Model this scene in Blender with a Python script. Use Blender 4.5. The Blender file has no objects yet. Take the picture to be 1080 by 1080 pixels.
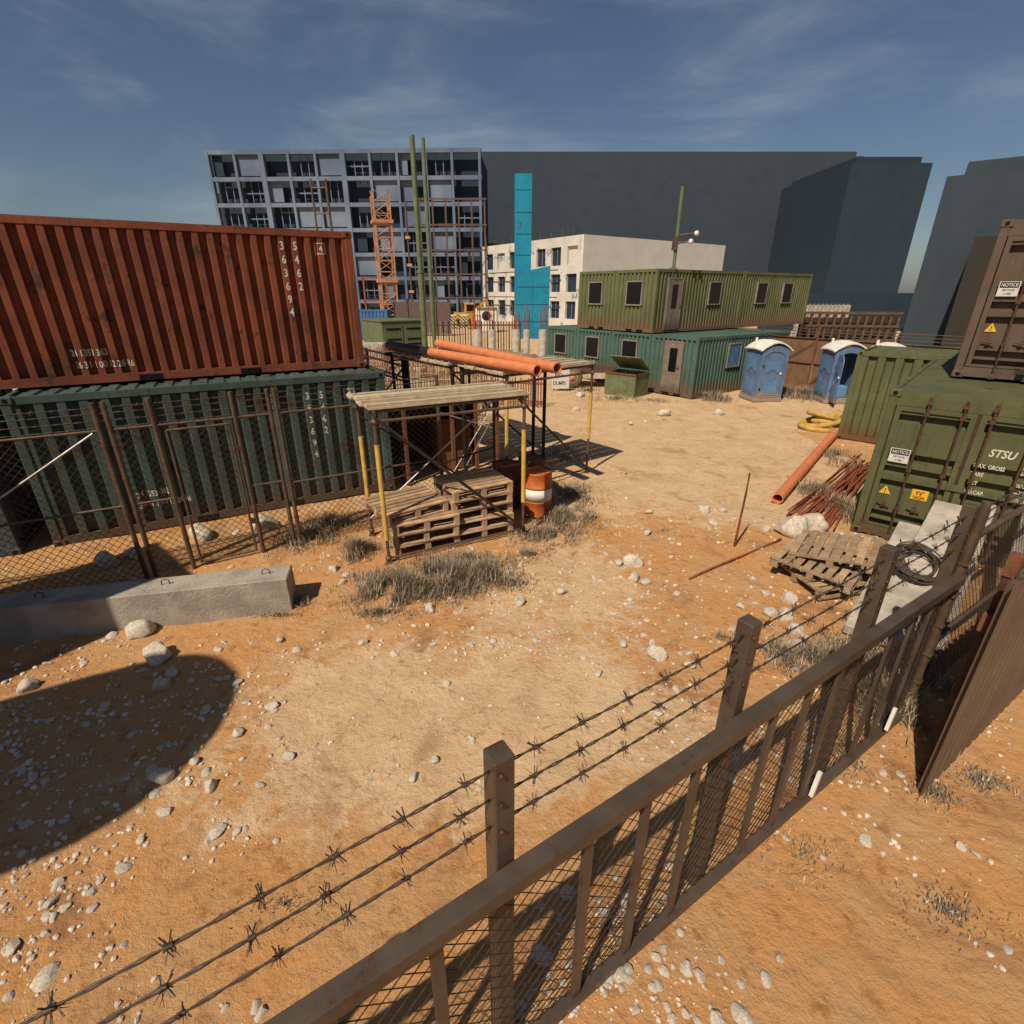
import bpy, bmesh, math, random
import numpy as np
from mathutils import Vector, Matrix, Quaternion, noise
random.seed(7)
SC = bpy.context.scene
COL = SC.collection
# ------------------------------------------------------------------ camera, light, exposure
CAM_H = 4.1
PITCH = math.atan(232/540)
cam_d = bpy.data.cameras.new('camera'); cam_d.sensor_width = 36; cam_d.lens = 18
cam_d.clip_start = .05; cam_d.clip_end = 3000
cam = bpy.data.objects.new('camera', cam_d); COL.objects.link(cam)
cam.location = (0, 0, CAM_H); cam.rotation_euler = (math.pi/2-PITCH, 0, 0)
SC.camera = cam
SUN_EL = math.radians(49.5); SUN_AZ = math.atan2(-.556, -.83)      # from +Y, clockwise
w = bpy.data.worlds.new('World'); SC.world = w; w.use_nodes = True
nt = w.node_tree; nt.nodes.clear()
sky = nt.nodes.new('ShaderNodeTexSky'); sky.sky_type = 'NISHITA'; sky.sun_disc = False
sky.sun_elevation = SUN_EL; sky.sun_rotation = SUN_AZ; sky.air_density = 1.0; sky.dust_density = .9; sky.ozone_density = 3.0
bg = nt.nodes.new('ShaderNodeBackground'); bg.inputs[1].default_value = .05
wo = nt.nodes.new('ShaderNodeOutputWorld')
wt = nt.nodes.new('ShaderNodeTexCoord'); wm = nt.nodes.new('ShaderNodeMapping'); wm.inputs['Scale'].default_value = (1.2, 1.2, 4.5)
wn = nt.nodes.new('ShaderNodeTexNoise'); wn.inputs['Scale'].default_value = 1.7; wn.inputs['Detail'].default_value = 9; wn.inputs['Roughness'].default_value = .62; wn.inputs['Distortion'].default_value = .5
wr = nt.nodes.new('ShaderNodeMapRange'); wr.inputs[1].default_value = .44; wr.inputs[2].default_value = .78; wr.inputs[4].default_value = .5; wr.interpolation_type = 'SMOOTHSTEP'
wx = nt.nodes.new('ShaderNodeMix'); wx.data_type = 'RGBA'; wx.inputs[7].default_value = (7.5, 8.2, 9.2, 1)      # thin high cloud over the clear sky
nt.links.new(wt.outputs['Generated'], wm.inputs[0]); nt.links.new(wm.outputs[0], wn.inputs[0]); nt.links.new(wn.outputs[0], wr.inputs[0])
nt.links.new(wr.outputs[0], wx.inputs[0]); nt.links.new(sky.outputs[0], wx.inputs[6]); nt.links.new(wx.outputs[2], bg.inputs[0]); nt.links.new(bg.outputs[0], wo.inputs[0])
sd = bpy.data.lights.new('sun', 'SUN'); sd.energy = 5.0; sd.angle = math.radians(.6); sd.color = (1, .86, .68)
sun = bpy.data.objects.new('sun', sd); COL.objects.link(sun)
D = Vector((math.cos(SUN_EL)*.556, math.cos(SUN_EL)*.83, -math.sin(SUN_EL)))
sun.rotation_mode = 'QUATERNION'; sun.rotation_quaternion = D.to_track_quat('-Z', 'Y')
SC.view_settings.view_transform = 'Standard'; SC.view_settings.look = 'None'
SC.view_settings.exposure = .07; SC.view_settings.gamma = 1

def G(u, v, z=0.):
    """point at height z seen at photo pixel (u, v)"""
    c, s = math.cos(PITCH), math.sin(PITCH)
    r, up = (u-540)/540, (540-v)/540
    k = (z-CAM_H)/(-s+c*up)
    return Vector((k*r, k*(c+s*up), z))

# ------------------------------------------------------------------ materials
MATS = {}
def pbr(name, c1, c2=None, scale=3., rough=.7, bump=.15, bscale=40., rust=None, low=None, metal=0., attr=None, spec=.35, streak=False):
    """rust=(colour, threshold 0..1, scale); low=(colour, z_full, z_none) grime/rust rising from the bottom"""
    if name in MATS: return MATS[name]
    m = bpy.data.materials.new(name); m.use_nodes = True; t = m.node_tree; N = t.nodes; L = t.links
    b = N['Principled BSDF']; b.inputs['Roughness'].default_value = rough; b.inputs['Metallic'].default_value = metal
    b.inputs['Specular IOR Level'].default_value = spec
    tc = N.new('ShaderNodeTexCoord'); co = tc.outputs['Object']
    def nz(sc, det=5, ro=.6, vec=None):
        n = N.new('ShaderNodeTexNoise'); n.inputs['Scale'].default_value = sc; n.inputs['Detail'].default_value = det
        n.inputs['Roughness'].default_value = ro; L.new(vec or co, n.inputs['Vector']); return n.outputs[0]
    def ramp(f, a, bb):
        r = N.new('ShaderNodeMapRange'); r.inputs[1].default_value = a; r.inputs[2].default_value = bb; r.interpolation_type = 'SMOOTHSTEP'
        L.new(f, r.inputs[0]); return r.outputs[0]
    def mix(f, A, B):
        x = N.new('ShaderNodeMix'); x.data_type = 'RGBA'
        if isinstance(f, float): x.inputs[0].default_value = f
        else: L.new(f, x.inputs[0])
        for s, v in ((6, A), (7, B)):
            if isinstance(v, tuple): x.inputs[s].default_value = (*v, 1)
            else: L.new(v, x.inputs[s])
        return x.outputs[2]
    def math_(op, a, b_):
        x = N.new('ShaderNodeMath'); x.operation = op; x.use_clamp = True
        for s, v in ((0, a), (1, b_)):
            if isinstance(v, float): x.inputs[s].default_value = v
            else: L.new(v, x.inputs[s])
        return x.outputs[0]
    c2 = c2 or tuple(x*.7 for x in c1)
    col = mix(ramp(nz(scale), .35, .65), c1, c2)
    fine = nz(scale*9, 6, .7)
    col = mix(math_('MULTIPLY', ramp(fine, .45, .75), .35), col, tuple(x*.55 for x in c1))
    stv = None
    if streak or low:
        mp = N.new('ShaderNodeMapping'); mp.inputs['Scale'].default_value = (1, 1, .12); L.new(co, mp.inputs[0]); stv = mp.outputs[0]
    if streak:
        col = mix(math_('MULTIPLY', ramp(nz(14, 4, .6, stv), .5, .72), .6), col, tuple(x*.5 for x in c1))
    rgh = None
    if rust:
        rc, th, rs = rust
        rm = ramp(math_('ADD', math_('MULTIPLY', nz(rs, 8, .72), .75), math_('MULTIPLY', nz(rs*7, 4, .7), .25)), th, th+.07)
        rcol = mix(ramp(nz(rs*5), .4, .6), rc, tuple(x*.5 for x in rc))
        col = mix(rm, col, rcol)
    if low:
        lc, z0, z1 = low
        sx = N.new('ShaderNodeSeparateXYZ'); L.new(co, sx.inputs[0])
        g = N.new('ShaderNodeMapRange'); g.inputs[1].default_value = z1; g.inputs[2].default_value = z0; L.new(sx.outputs[2], g.inputs[0])
        f = math_('ADD', math_('MULTIPLY', g.outputs[0], .55), math_('MULTIPLY', nz(9, 6, .65, stv), .6))
        f = math_('MULTIPLY', ramp(f, .52, .8), ramp(g.outputs[0], 0., .25))
        col = mix(math_('MULTIPLY', f, .85), col, lc)
    if attr:
        a = N.new('ShaderNodeAttribute'); a.attribute_name = attr
        mm = N.new('ShaderNodeMix'); mm.data_type = 'RGBA'; mm.blend_type = 'MULTIPLY'; mm.inputs[0].default_value = 1
        L.new(col, mm.inputs[6]); L.new(a.outputs['Color'], mm.inputs[7]); col = mm.outputs[2]
    L.new(col, b.inputs['Base Color'])
    rr = N.new('ShaderNodeMapRange'); rr.inputs[3].default_value = max(.05, rough-.15); rr.inputs[4].default_value = min(1, rough+.15)
    L.new(fine, rr.inputs[0]); L.new(rr.outputs[0], b.inputs['Roughness'])
    if bump:
        bp = N.new('ShaderNodeBump'); bp.inputs['Strength'].default_value = bump; bp.inputs['Distance'].default_value = .02
        L.new(nz(bscale, 8, .65), bp.inputs['Height']); L.new(bp.outputs[0], b.inputs['Normal'])
    MATS[name] = m; return m

RUST = (.16, .055, .022)
M_red = pbr('red_paint', (.225, .060, .026), (.14, .040, .019), 1.3, .75, .1, 30, rust=((.095, .042, .023), .535, 1.6), streak=True)
M_teal = pbr('teal_paint', (.055, .090, .077), (.038, .064, .056), 1.3, .75, .1, 30, rust=((.07, .045, .028), .52, 1.6), low=((.09, .05, .028), 0, .9), streak=True)
M_oteal = pbr('office_teal_paint', (.075, .14, .108), (.056, .105, .082), .9, .7, .08, 30, rust=((.13, .075, .04), .57, 1.6), low=((.13, .075, .045), .1, 1.25), streak=True)
M_oolive = pbr('office_olive_paint', (.13, .145, .062), (.095, .11, .048), .9, .7, .08, 30, rust=((.13, .07, .04), .57, 1.6), low=((.15, .085, .05), .05, 1.3), streak=True)
M_olive = pbr('olive_paint', (.098, .102, .042), (.074, .08, .035), 1.2, .65, .1, 30, rust=((.075, .045, .025), .56, 1.8), low=((.085, .05, .028), 0, .7), streak=True)
M_mid = pbr('moss_paint', (.112, .122, .050), (.084, .094, .040), 1.2, .65, .1, 30, rust=((.10, .055, .03), .57, 1.8), low=((.12, .055, .025), 0, 1.1), streak=True)
M_brown = pbr('brown_paint', (.115, .078, .052), (.085, .058, .04), 1.2, .65, .1, 30, rust=((.05, .03, .02), .56, 1.8), streak=True)
M_sealrust = pbr('seal_rubber', (.06, .032, .022), (.035, .02, .016), 6, .8, .1, 60)
M_rod = pbr('rusty_rod', (.12, .055, .034), (.05, .028, .02), 14, .6, .1, 60, metal=.2)
M_rust = pbr('rust', (.20, .075, .035), (.10, .04, .022), 9, .9, .5, 50, rust=((.34, .15, .07), .55, 9))
M_rebar = pbr('rebar_rust', (.30, .075, .032), (.16, .05, .025), 5, .8, .3, 60)
M_black = pbr('black_steel', (.012, .012, .013), (.008, .008, .009), 4, .6, .05, 60)
M_void = pbr('dark_glass_and_shade', (.006, .007, .009), (.004, .005, .006), 2, .35, 0, 60, spec=.3)  # glass panes, and black standing in for shade in pockets and holes
M_tube = pbr('scaffold_tube', (.15, .10, .07), (.10, .065, .045), 6, .5, .15, 80, rust=((.16, .07, .035), .56, 6), metal=.3)
M_tubed = pbr('dark_tube', (.06, .045, .035), (.035, .027, .022), 6, .5, .15, 80, metal=.3)
M_yellow = pbr('yellow_sleeve', (.60, .39, .09), (.48, .30, .07), 6, .6, .1, 80, rust=((.25, .13, .05), .62, 9))
M_galv = pbr('galvanised_brace', (.5, .48, .44), (.35, .33, .3), 10, .4, .05, 80, metal=.4)
M_plank = pbr('plank_weathered', (.52, .43, .30), (.40, .32, .22), 7, .85, .3, 60)
M_wood = pbr('pallet_wood', (.47, .315, .19), (.32, .21, .125), 6, .85, .35, 60, attr='tint')
M_woodgrey = pbr('pallet_wood_grey', (.42, .30, .185), (.29, .20, .125), 6, .85, .35, 60, attr='tint')
M_conc = pbr('concrete', (.36, .32, .265), (.24, .215, .18), 2.6, .9, .8, 22, rust=((.46, .42, .35), .58, 5))
M_concw = pbr('concrete_pale', (.46, .405, .335), (.30, .265, .215), 3.2, .9, .6, 26, rust=((.25, .2, .15), .66, 4))
M_stone = pbr('stone', (.63, .56, .46), (.42, .36, .29), 5, .9, .6, 22)
M_orange = pbr('orange_pipe', (.60, .205, .085), (.50, .165, .065), 4, .65, .1, 60, rust=((.36, .2, .12), .58, 4))
M_barrelo = pbr('orange_barrel', (.52, .14, .03), (.36, .09, .02), 4, .6, .1, 60, rust=(RUST, .58, 5))
M_barrelr = pbr('rust_barrel', (.20, .065, .028), (.11, .04, .02), 4, .8, .2, 60)
M_white = pbr('white_paint', (.72, .70, .64), (.6, .57, .5), 5, .6, .1, 60)
M_mark = pbr('stencil_white', (.66, .63, .55), (.52, .48, .40), 9, .7, 0, 60, rust=((.15, .08, .05), .64, 12))
M_fence = pbr('fence_brown_steel', (.105, .08, .062), (.075, .057, .044), 3, .38, .15, 90, metal=.25, rust=((.12, .055, .028), .56, 6))
M_fencetube = pbr('fence_tube', (.15, .10, .065), (.10, .065, .045), 6, .5, .1, 80, metal=.35)
M_wire = pbr('wire', (.11, .085, .065), (.07, .055, .045), 8, .5, 0, 80, metal=.5)
M_mesh = pbr('mesh_wire', (.09, .065, .045), (.06, .045, .035), 8, .5, 0, 80, metal=.3)
M_sheet = pbr('corrugated_brown', (.14, .098, .068), (.105, .072, .05), 1.5, .5, .05, 60, metal=.1)
M_blue = pbr('toilet_blue', (.12, .19, .325), (.092, .15, .265), 2, .55, .05, 60, rust=((.17, .19, .22), .60, 3), low=((.30, .22, .14), 0, .7), streak=True)
M_bluei = pbr('toilet_interior', (.12, .24, .42), (.09, .19, .34), 2, .5, .05, 60)
M_hose = pbr('yellow_hose', (.50, .33, .075), (.36, .23, .055), 6, .7, .15, 60, rust=((.2, .13, .06), .56, 5))
M_cyan = pbr('cyan_sheet', (.012, .25, .40), (.01, .20, .33), .6, .5, .05, 30, rust=((.05, .14, .18), .56, .9), streak=True)
M_bwhite = pbr('white_render', (.60, .60, .58), (.54, .54, .52), .5, .9, .5, 3)
M_bcream = pbr('cream_render', (.60, .575, .525), (.50, .48, .44), .35, .9, .2, 3, rust=((.15, .18, .24), .54, .3))
M_frame = pbr('hazed_concrete', (.17, .215, .29), (.085, .125, .20), .11, .9, .2, 3)  # concrete with blue haze and shade put into its colour
M_bglass = pbr('blue_glass', (.035, .085, .15), (.022, .055, .105), .2, .5, 0, 3)
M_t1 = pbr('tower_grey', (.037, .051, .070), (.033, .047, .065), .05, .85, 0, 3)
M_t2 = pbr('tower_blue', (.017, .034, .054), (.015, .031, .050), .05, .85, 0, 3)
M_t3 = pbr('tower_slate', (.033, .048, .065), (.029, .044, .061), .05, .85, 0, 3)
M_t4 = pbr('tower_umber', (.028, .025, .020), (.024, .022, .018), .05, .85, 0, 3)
M_crane = pbr('crane_orange', (.50, .25, .13), (.40, .19, .10), 1, .6, 0, 30)
M_polegreen = pbr('green_pole', (.13, .17, .075), (.09, .12, .055), 2, .6, .1, 40, rust=(RUST, .66, 3))
M_screen = pbr('brown_screen', (.19, .105, .055), (.135, .075, .042), 3, .8, .5, 50)
M_doorgrey = pbr('office_door', (.22, .175, .14), (.16, .125, .10), 3, .8, .1, 40, low=((.09, .06, .04), .1, .9))
M_trim = pbr('window_trim', (.27, .23, .19), (.2, .17, .14), 4, .7, .1, 40)
M_skip = pbr('skip_green', (.14, .17, .075), (.10, .12, .06), 3, .8, .2, 40, rust=((.20, .11, .06), .52, 3))
M_signw = pbr('sign_white', (.62, .60, .55), (.5, .48, .43), 12, .6, 0, 40, rust=((.2, .14, .09), .68, 25))
M_navy = pbr('sign_navy', (.012, .018, .035), (.01, .015, .03), 12, .6, 0, 40)
M_signy = pbr('sign_yellow', (.75, .42, .03), (.62, .33, .03), 12, .6, 0, 40)
M_tank = pbr('tank_grey', (.25, .26, .25), (.2, .2, .19), 2, .6, .1, 30)
M_tyre = pbr('tyre', (.18, .13, .09), (.12, .09, .06), 8, .9, .1, 40)
M_cable = pbr('cable', (.085, .065, .048), (.045, .036, .028), 8, .6, .1, 80)
M_grass = pbr('dry_grass', (1, 1, 1), (.8, .8, .8), 2, .9, 0, 10, attr='tint', spec=.1)
M_shade = pbr('shade_black', (.02, .02, .018), (.012, .012, .012), 2, .9, .1, 20)  # near black standing in for deep shade

# ------------------------------------------------------------------ mesh helpers
class MB:
    def __init__(s): s.v = []; s.f = []; s.smooth = []; s.tint = []; s.cur = 1.
    def _a(s, vs, fs, sm=False):
        o = len(s.v); s.v += [tuple(x) for x in vs]; s.f += [tuple(i+o for i in f) for f in fs]
        s.smooth += [sm]*len(fs); s.tint += [s.cur]*len(vs); return s
    def box(s, x0, y0, z0, x1, y1, z1, M=None):
        vs = [Vector(p) for p in ((x0,y0,z0),(x1,y0,z0),(x1,y1,z0),(x0,y1,z0),(x0,y0,z1),(x1,y0,z1),(x1,y1,z1),(x0,y1,z1))]
        if M is not None: vs = [M @ p for p in vs]
        return s._a(vs, ((0,3,2,1),(4,5,6,7),(0,1,5,4),(1,2,6,5),(2,3,7,6),(3,0,4,7)))
    def bbox(s, x0, y0, z0, x1, y1, z1, b=.01, M=None):
        """box with bevelled vertical & horizontal edges"""
        bm = bmesh.new(); bmesh.ops.create_cube(bm, size=1)
        for v in bm.verts: v.co = Vector((x0+(v.co.x+.5)*(x1-x0), y0+(v.co.y+.5)*(y1-y0), z0+(v.co.z+.5)*(z1-z0)))
        bmesh.ops.bevel(bm, geom=list(bm.edges), offset=b, segments=1, affect='EDGES')
        if M is not None: bmesh.ops.transform(bm, matrix=M, verts=bm.verts)
        s._a([v.co.copy() for v in bm.verts], [[v.index for v in f.verts] for f in (bm.verts.index_update() or bm.faces)]); bm.free(); return s
    def tube(s, p0, p1, r, n=8, r1=None, cap=True):
        p0, p1 = Vector(p0), Vector(p1); d = (p1-p0)
        if d.length < 1e-6: return s
        q = d.to_track_quat('Z', 'Y'); r1 = r if r1 is None else r1; vs = []
        for p, rr in ((p0, r), (p1, r1)):
            for i in range(n):
                a = 2*math.pi*i/n; vs.append(p+q @ Vector((math.cos(a)*rr, math.sin(a)*rr, 0)))
        s._a(vs, [(i, (i+1) % n, n+(i+1) % n, n+i) for i in range(n)], n > 4)
        if cap:
            s._a(vs, [tuple(range(n-1, -1, -1)), tuple(range(n, 2*n))])
        return s
    def pipe(s, p0, p1, r, ri, n=20):
        p0, p1 = Vector(p0), Vector(p1); q = (p1-p0).to_track_quat('Z', 'Y'); vs = []
        for p in (p0, p1):
            for rr in (r, ri):
                for i in range(n):
                    a = 2*math.pi*i/n; vs.append(p+q @ Vector((math.cos(a)*rr, math.sin(a)*rr, 0)))
        A, B, C_, E_ = 0, n, 2*n, 3*n
        fs = []
        for i in range(n):
            j = (i+1) % n
            fs += [(A+i, A+j, C_+j, C_+i), (B+j, B+i, E_+i, E_+j)]
        s._a(vs, fs, True)
        s._a(vs, [(A+(i+1) % n, A+i, B+i, B+(i+1) % n) for i in range(n)]+[(C_+i, C_+(i+1) % n, E_+(i+1) % n, E_+i) for i in range(n)])
        return s
    def path(s, pts, r, n=6):
        pts = [Vector(p) for p in pts]; rings = []
        for k, p in enumerate(pts):
            a = pts[max(0, k-1)]; b = pts[min(len(pts)-1, k+1)]
            q = (b-a).to_track_quat('Z', 'Y')
            rings.append([p+q @ Vector((math.cos(2*math.pi*i/n)*r, math.sin(2*math.pi*i/n)*r, 0)) for i in range(n)])
        fs = [(k*n+i, k*n+(i+1) % n, (k+1)*n+(i+1) % n, (k+1)*n+i) for k in range(len(pts)-1) for i in range(n)]
        s._a([x for r_ in rings for x in r_], fs+[tuple(range(n-1, -1, -1)), tuple(range((len(pts)-1)*n, len(pts)*n))], True); return s
    def lathe(s, prof, n=24, c=(0, 0, 0)):
        vs = [(c[0]+r*math.cos(2*math.pi*i/n), c[1]+r*math.sin(2*math.pi*i/n), c[2]+z) for r, z in prof for i in range(n)]
        fs = [(k*n+i, k*n+(i+1) % n, (k+1)*n+(i+1) % n, (k+1)*n+i) for k in range(len(prof)-1) for i in range(n)]
        return s._a(vs, fs, True)
    def prism(s, poly, y0, y1, M=None):
        """poly in xz extruded along y"""
        n = len(poly); vs = [Vector((x, y0, z)) for x, z in poly]+[Vector((x, y1, z)) for x, z in poly]
        if M is not None: vs = [M @ v for v in vs]
        return s._a(vs, [tuple(range(n)), tuple(range(2*n-1, n-1, -1))]+[(i, n+i, n+(i+1) % n, (i+1) % n) for i in range(n)])
    def build(s, name, mat, parent=None, loc=None, rot=None):
        me = bpy.data.meshes.new(name); me.from_pydata(s.v, [], s.f); me.update()
        me.polygons.foreach_set('use_smooth', s.smooth)
        if mat.get('tint') or mat.name in ('pallet_wood', 'pallet_wood_grey'):
            a = me.color_attributes.new('tint', 'FLOAT_COLOR', 'POINT')
            a.data.foreach_set('color', np.repeat(np.array(s.tint, dtype=np.float32), 4))
        me.materials.append(mat)
        o = bpy.data.objects.new(name, me); COL.objects.link(o)
        if parent: o.parent = parent
        if loc is not None: o.location = loc
        if rot is not None: o.rotation_euler = rot
        return o
def fixn(o):
    bm = bmesh.new(); bm.from_mesh(o.data); bmesh.ops.recalc_face_normals(bm, faces=bm.faces); bm.to_mesh(o.data); bm.free(); return o
def tag(o, label=None, cat=None, group=None, kind=None):
    if label: o['label'] = label
    if cat: o['category'] = cat
    if group: o['group'] = group
    if kind: o['kind'] = kind
    return o
def thing(name, label, cat, loc=(0, 0, 0), rz=0., group=None):
    o = bpy.data.objects.new(name, None); COL.objects.link(o); o.empty_display_size = .2
    o.location = loc; o.rotation_euler = (0, 0, rz); return tag(o, label, cat, group)
def dup(root, loc, rz, label, group=None):
    def cp(o, par):
        c = o.copy(); COL.objects.link(c)
        if par: c.parent = par
        for ch in o.children: cp(ch, c)
        return c
    r = cp(root, None); r.location = loc; r.rotation_euler = (0, 0, rz); r['label'] = label
    if group: r['group'] = group
    return r
FONT_CACHE = {}
def text_geo(txt, size, sx=1., shear=0., align='LEFT', bold=0.):
    cu = bpy.data.curves.new('t', 'FONT'); cu.body = txt; cu.size = size; cu.align_x = align; cu.shear = shear; cu.offset = bold; cu.resolution_u = 3
    o = bpy.data.objects.new('t', cu); COL.objects.link(o); bpy.context.view_layer.update()
    me = bpy.data.meshes.new_from_object(o.evaluated_get(bpy.context.evaluated_depsgraph_get()))
    bpy.data.objects.remove(o); bpy.data.curves.remove(cu)
    vs = [(v.co.x*sx, v.co.y) for v in me.vertices]; fs = [tuple(p.vertices) for p in me.polygons]; bpy.data.meshes.remove(me)
    return vs, fs
def lettering(name, items, mat, parent, prof=None, y=-.004, breaks=None, axis=0, loc=None):
    """items: (text, x, z, size, sx, shear, align); lies in xz plane facing -y, optionally pressed onto a corrugation"""
    bm = bmesh.new()
    for it in items:
        if it[0] == 'POLY':
            fs = [bm.faces.new([bm.verts.new((px, 0, pz)) for px, pz in it[1]])]
            continue
        txt, x, z, size, sx, shear, al = it
        vs, fs = text_geo(txt, size, sx, shear, al, size*.02)
        bv = [bm.verts.new((x+a, 0, z+b)) for a, b in vs]
        for f in fs:
            try: bm.faces.new([bv[i] for i in f])
            except ValueError: pass
    if prof:
        lo = min(v.co[axis] for v in bm.verts); hi = max(v.co[axis] for v in bm.verts)
        for b in breaks(lo, hi):
            co = [0, 0, 0]; co[axis] = b; no = [0, 0, 0]; no[axis] = 1
            bmesh.ops.bisect_plane(bm, geom=list(bm.verts)+list(bm.edges)+list(bm.faces), plane_co=co, plane_no=no)
        for v in bm.verts: v.co.y = prof(v.co[axis])+y
    else:
        for v in bm.verts: v.co.y = y
    bmesh.ops.recalc_face_normals(bm, faces=bm.faces)
    me = bpy.data.meshes.new(name); bm.to_mesh(me); bm.free(); me.materials.append(mat)
    o = bpy.data.objects.new(name, me); COL.objects.link(o); o.parent = parent
    if loc is not None: o.location = loc
    return o

# ------------------------------------------------------------------ ground
def gh(x, y):
    d = math.hypot(x, y-8)
    rut = 0.
    if 2 < y < 20 and abs(x) < 9:
        xc = -1.2+.34*(y-3)+.25*math.sin(y*.45)
        for o_ in (-.85, .85):
            e = (x-xc-o_)/.15
            if abs(e) < 3: rut -= .016*math.exp(-e*e)*(.75+.5*noise.noise(Vector((x*2, y*5, 8))))-.006*math.exp(-(abs(e)-1.6)**2*3)
    a = noise.noise(Vector((x*.35, y*.35, 3)))*.05+noise.noise(Vector((x*1.3, y*1.3, 7)))*.022+noise.noise(Vector((x*4.5, y*4.5, 1)))*.008
    if d < 30: a += noise.noise(Vector((x*13, y*13, 5)))*.004
    return a-.012+rut
def ground():
    n = 560; t = np.linspace(-1, 1, n)
    xs = 13*t+14*t**3+700*t**15; ys = 8.5+12*t+10*t**3+900*t**15
    V = np.empty((n*n, 3)); att = np.empty((n*n, 4), dtype=np.float32); k = 0
    for y in ys:
        for x in xs:
            V[k] = (x, y, gh(x, y))
            wb = noise.noise(Vector((x*.5, y*.5, 11)))*1.0+noise.noise(Vector((x*2.2, y*2.2, 2)))*.35
            e1 = 1-math.hypot((x+.55+wb)/2.7, (y-4.1+wb*.6)/1.35)
            e2 = (y-9.6+.12*x-wb*1.6)/2.2
            e3 = 1-math.hypot((x-.6+wb)/.9, (y-6.3+wb)/1.8)
            p = max(0, min(1, .5+max(e1*1.3, e2, e3*.5)))
            if x > 9 and y < 16: p *= .3
            att[k] = (p, p, p, 1); k += 1
    i = np.arange(n-1); A = (i[:, None]*n+i[None, :]).ravel()
    F = np.stack([A, A+1, A+n+1, A+n], 1)
    me = bpy.data.meshes.new('ground')
    me.vertices.add(n*n); me.vertices.foreach_set('co', V.ravel())
    me.loops.add(F.size); me.loops.foreach_set('vertex_index', F.ravel().astype(np.int32))
    me.polygons.add(len(F)); me.polygons.foreach_set('loop_start', np.arange(0, F.size, 4, dtype=np.int32))
    me.polygons.foreach_set('loop_total', np.full(len(F), 4, dtype=np.int32)); me.update(calc_edges=True)
    me.polygons.foreach_set('use_smooth', np.ones(len(F), dtype=bool))
    a = me.color_attributes.new('path', 'FLOAT_COLOR', 'POINT'); a.data.foreach_set('color', att.ravel())
    m = bpy.data.materials.new('sandy_soil'); m.use_nodes = True; t = m.node_tree; N = t.nodes; L = t.links; b = N['Principled BSDF']
    b.inputs['Roughness'].default_value = .95; b.inputs['Specular IOR Level'].default_value = .1
    tc = N.new('ShaderNodeTexCoord'); co = tc.outputs['Object']
    def nz(sc, det=6, ro=.6, dist=0.):
        q = N.new('ShaderNodeTexNoise'); q.inputs['Scale'].default_value = sc; q.inputs['Detail'].default_value = det; q.inputs['Roughness'].default_value = ro
        q.inputs['Distortion'].default_value = dist; L.new(co, q.inputs['Vector']); return q.outputs[0]
    def mr(f, a_, b_, c=0., d=1.):
        r = N.new('ShaderNodeMapRange'); r.inputs[1].default_value = a_; r.inputs[2].default_value = b_; r.inputs[3].default_value = c; r.inputs[4].default_value = d
        r.interpolation_type = 'SMOOTHSTEP'; L.new(f, r.inputs[0]); return r.outputs[0]
    def mix(f, A, B):
        x = N.new('ShaderNodeMix'); x.data_type = 'RGBA'; L.new(f, x.inputs[0])
        for s_, v in ((6, A), (7, B)):
            if isinstance(v, tuple): x.inputs[s_].default_value = (*v, 1)
            else: L.new(v, x.inputs[s_])
        return x.outputs[2]
    at = N.new('ShaderNodeAttribute'); at.attribute_name = 'path'
    ad = N.new('ShaderNodeMath'); ad.operation = 'ADD'; L.new(at.outputs['Fac'], ad.inputs[0])
    L.new(mr(nz(3.5, 8, .7, .5), .3, .7, -.35, .35), ad.inputs[1])
    orange = mix(mr(nz(1.1, 5), .35, .65), (.49, .25, .098), (.47, .28, .135))
    orange = mix(mr(nz(6, 6, .7), .52, .7), orange, (.33, .155, .06))
    orange = mix(mr(nz(.75, 7, .62, .8), .53, .68), orange, (.30, .155, .072))
    pale = mix(mr(nz(1.6, 6, .6), .35, .65), (.57, .405, .24), (.51, .345, .195))
    pale = mix(mr(nz(1.05, 8, .62, .8), .54, .70), pale, (.37, .22, .115))
    pale = mix(mr(nz(9, 8, .75, 1.), .52, .68), pale, (.34, .185, .09))
    col = mix(mr(ad.outputs[0], .3, .7), orange, pale)
    vor = N.new('ShaderNodeTexVoronoi'); vor.inputs['Scale'].default_value = 26; L.new(co, vor.inputs['Vector'])
    gr = mr(vor.outputs['Distance'], .10, .17, 1, 0)
    sel = N.new('ShaderNodeMath'); sel.operation = 'MULTIPLY'; L.new(gr, sel.inputs[0]); L.new(mr(nz(2.3, 4, .6), .52, .62), sel.inputs[1])
    col = mix(sel.outputs[0], col, (.42, .33, .23))
    L.new(col, b.inputs['Base Color'])
    bp = N.new('ShaderNodeBump'); bp.inputs['Strength'].default_value = .8; bp.inputs['Distance'].default_value = .06; L.new(nz(9, 10, .68), bp.inputs['Height'])
    bp2 = N.new('ShaderNodeBump'); bp2.inputs['Strength'].default_value = .6; bp2.inputs['Distance'].default_value = .008; L.new(nz(70, 6, .7), bp2.inputs['Height'])
    L.new(bp.outputs[0], bp2.inputs['Normal']); L.new(bp2.outputs[0], b.inputs['Normal'])
    me.materials.append(m)
    o = bpy.data.objects.new('ground', me); COL.objects.link(o); tag(o, kind='structure')
ground()

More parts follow.
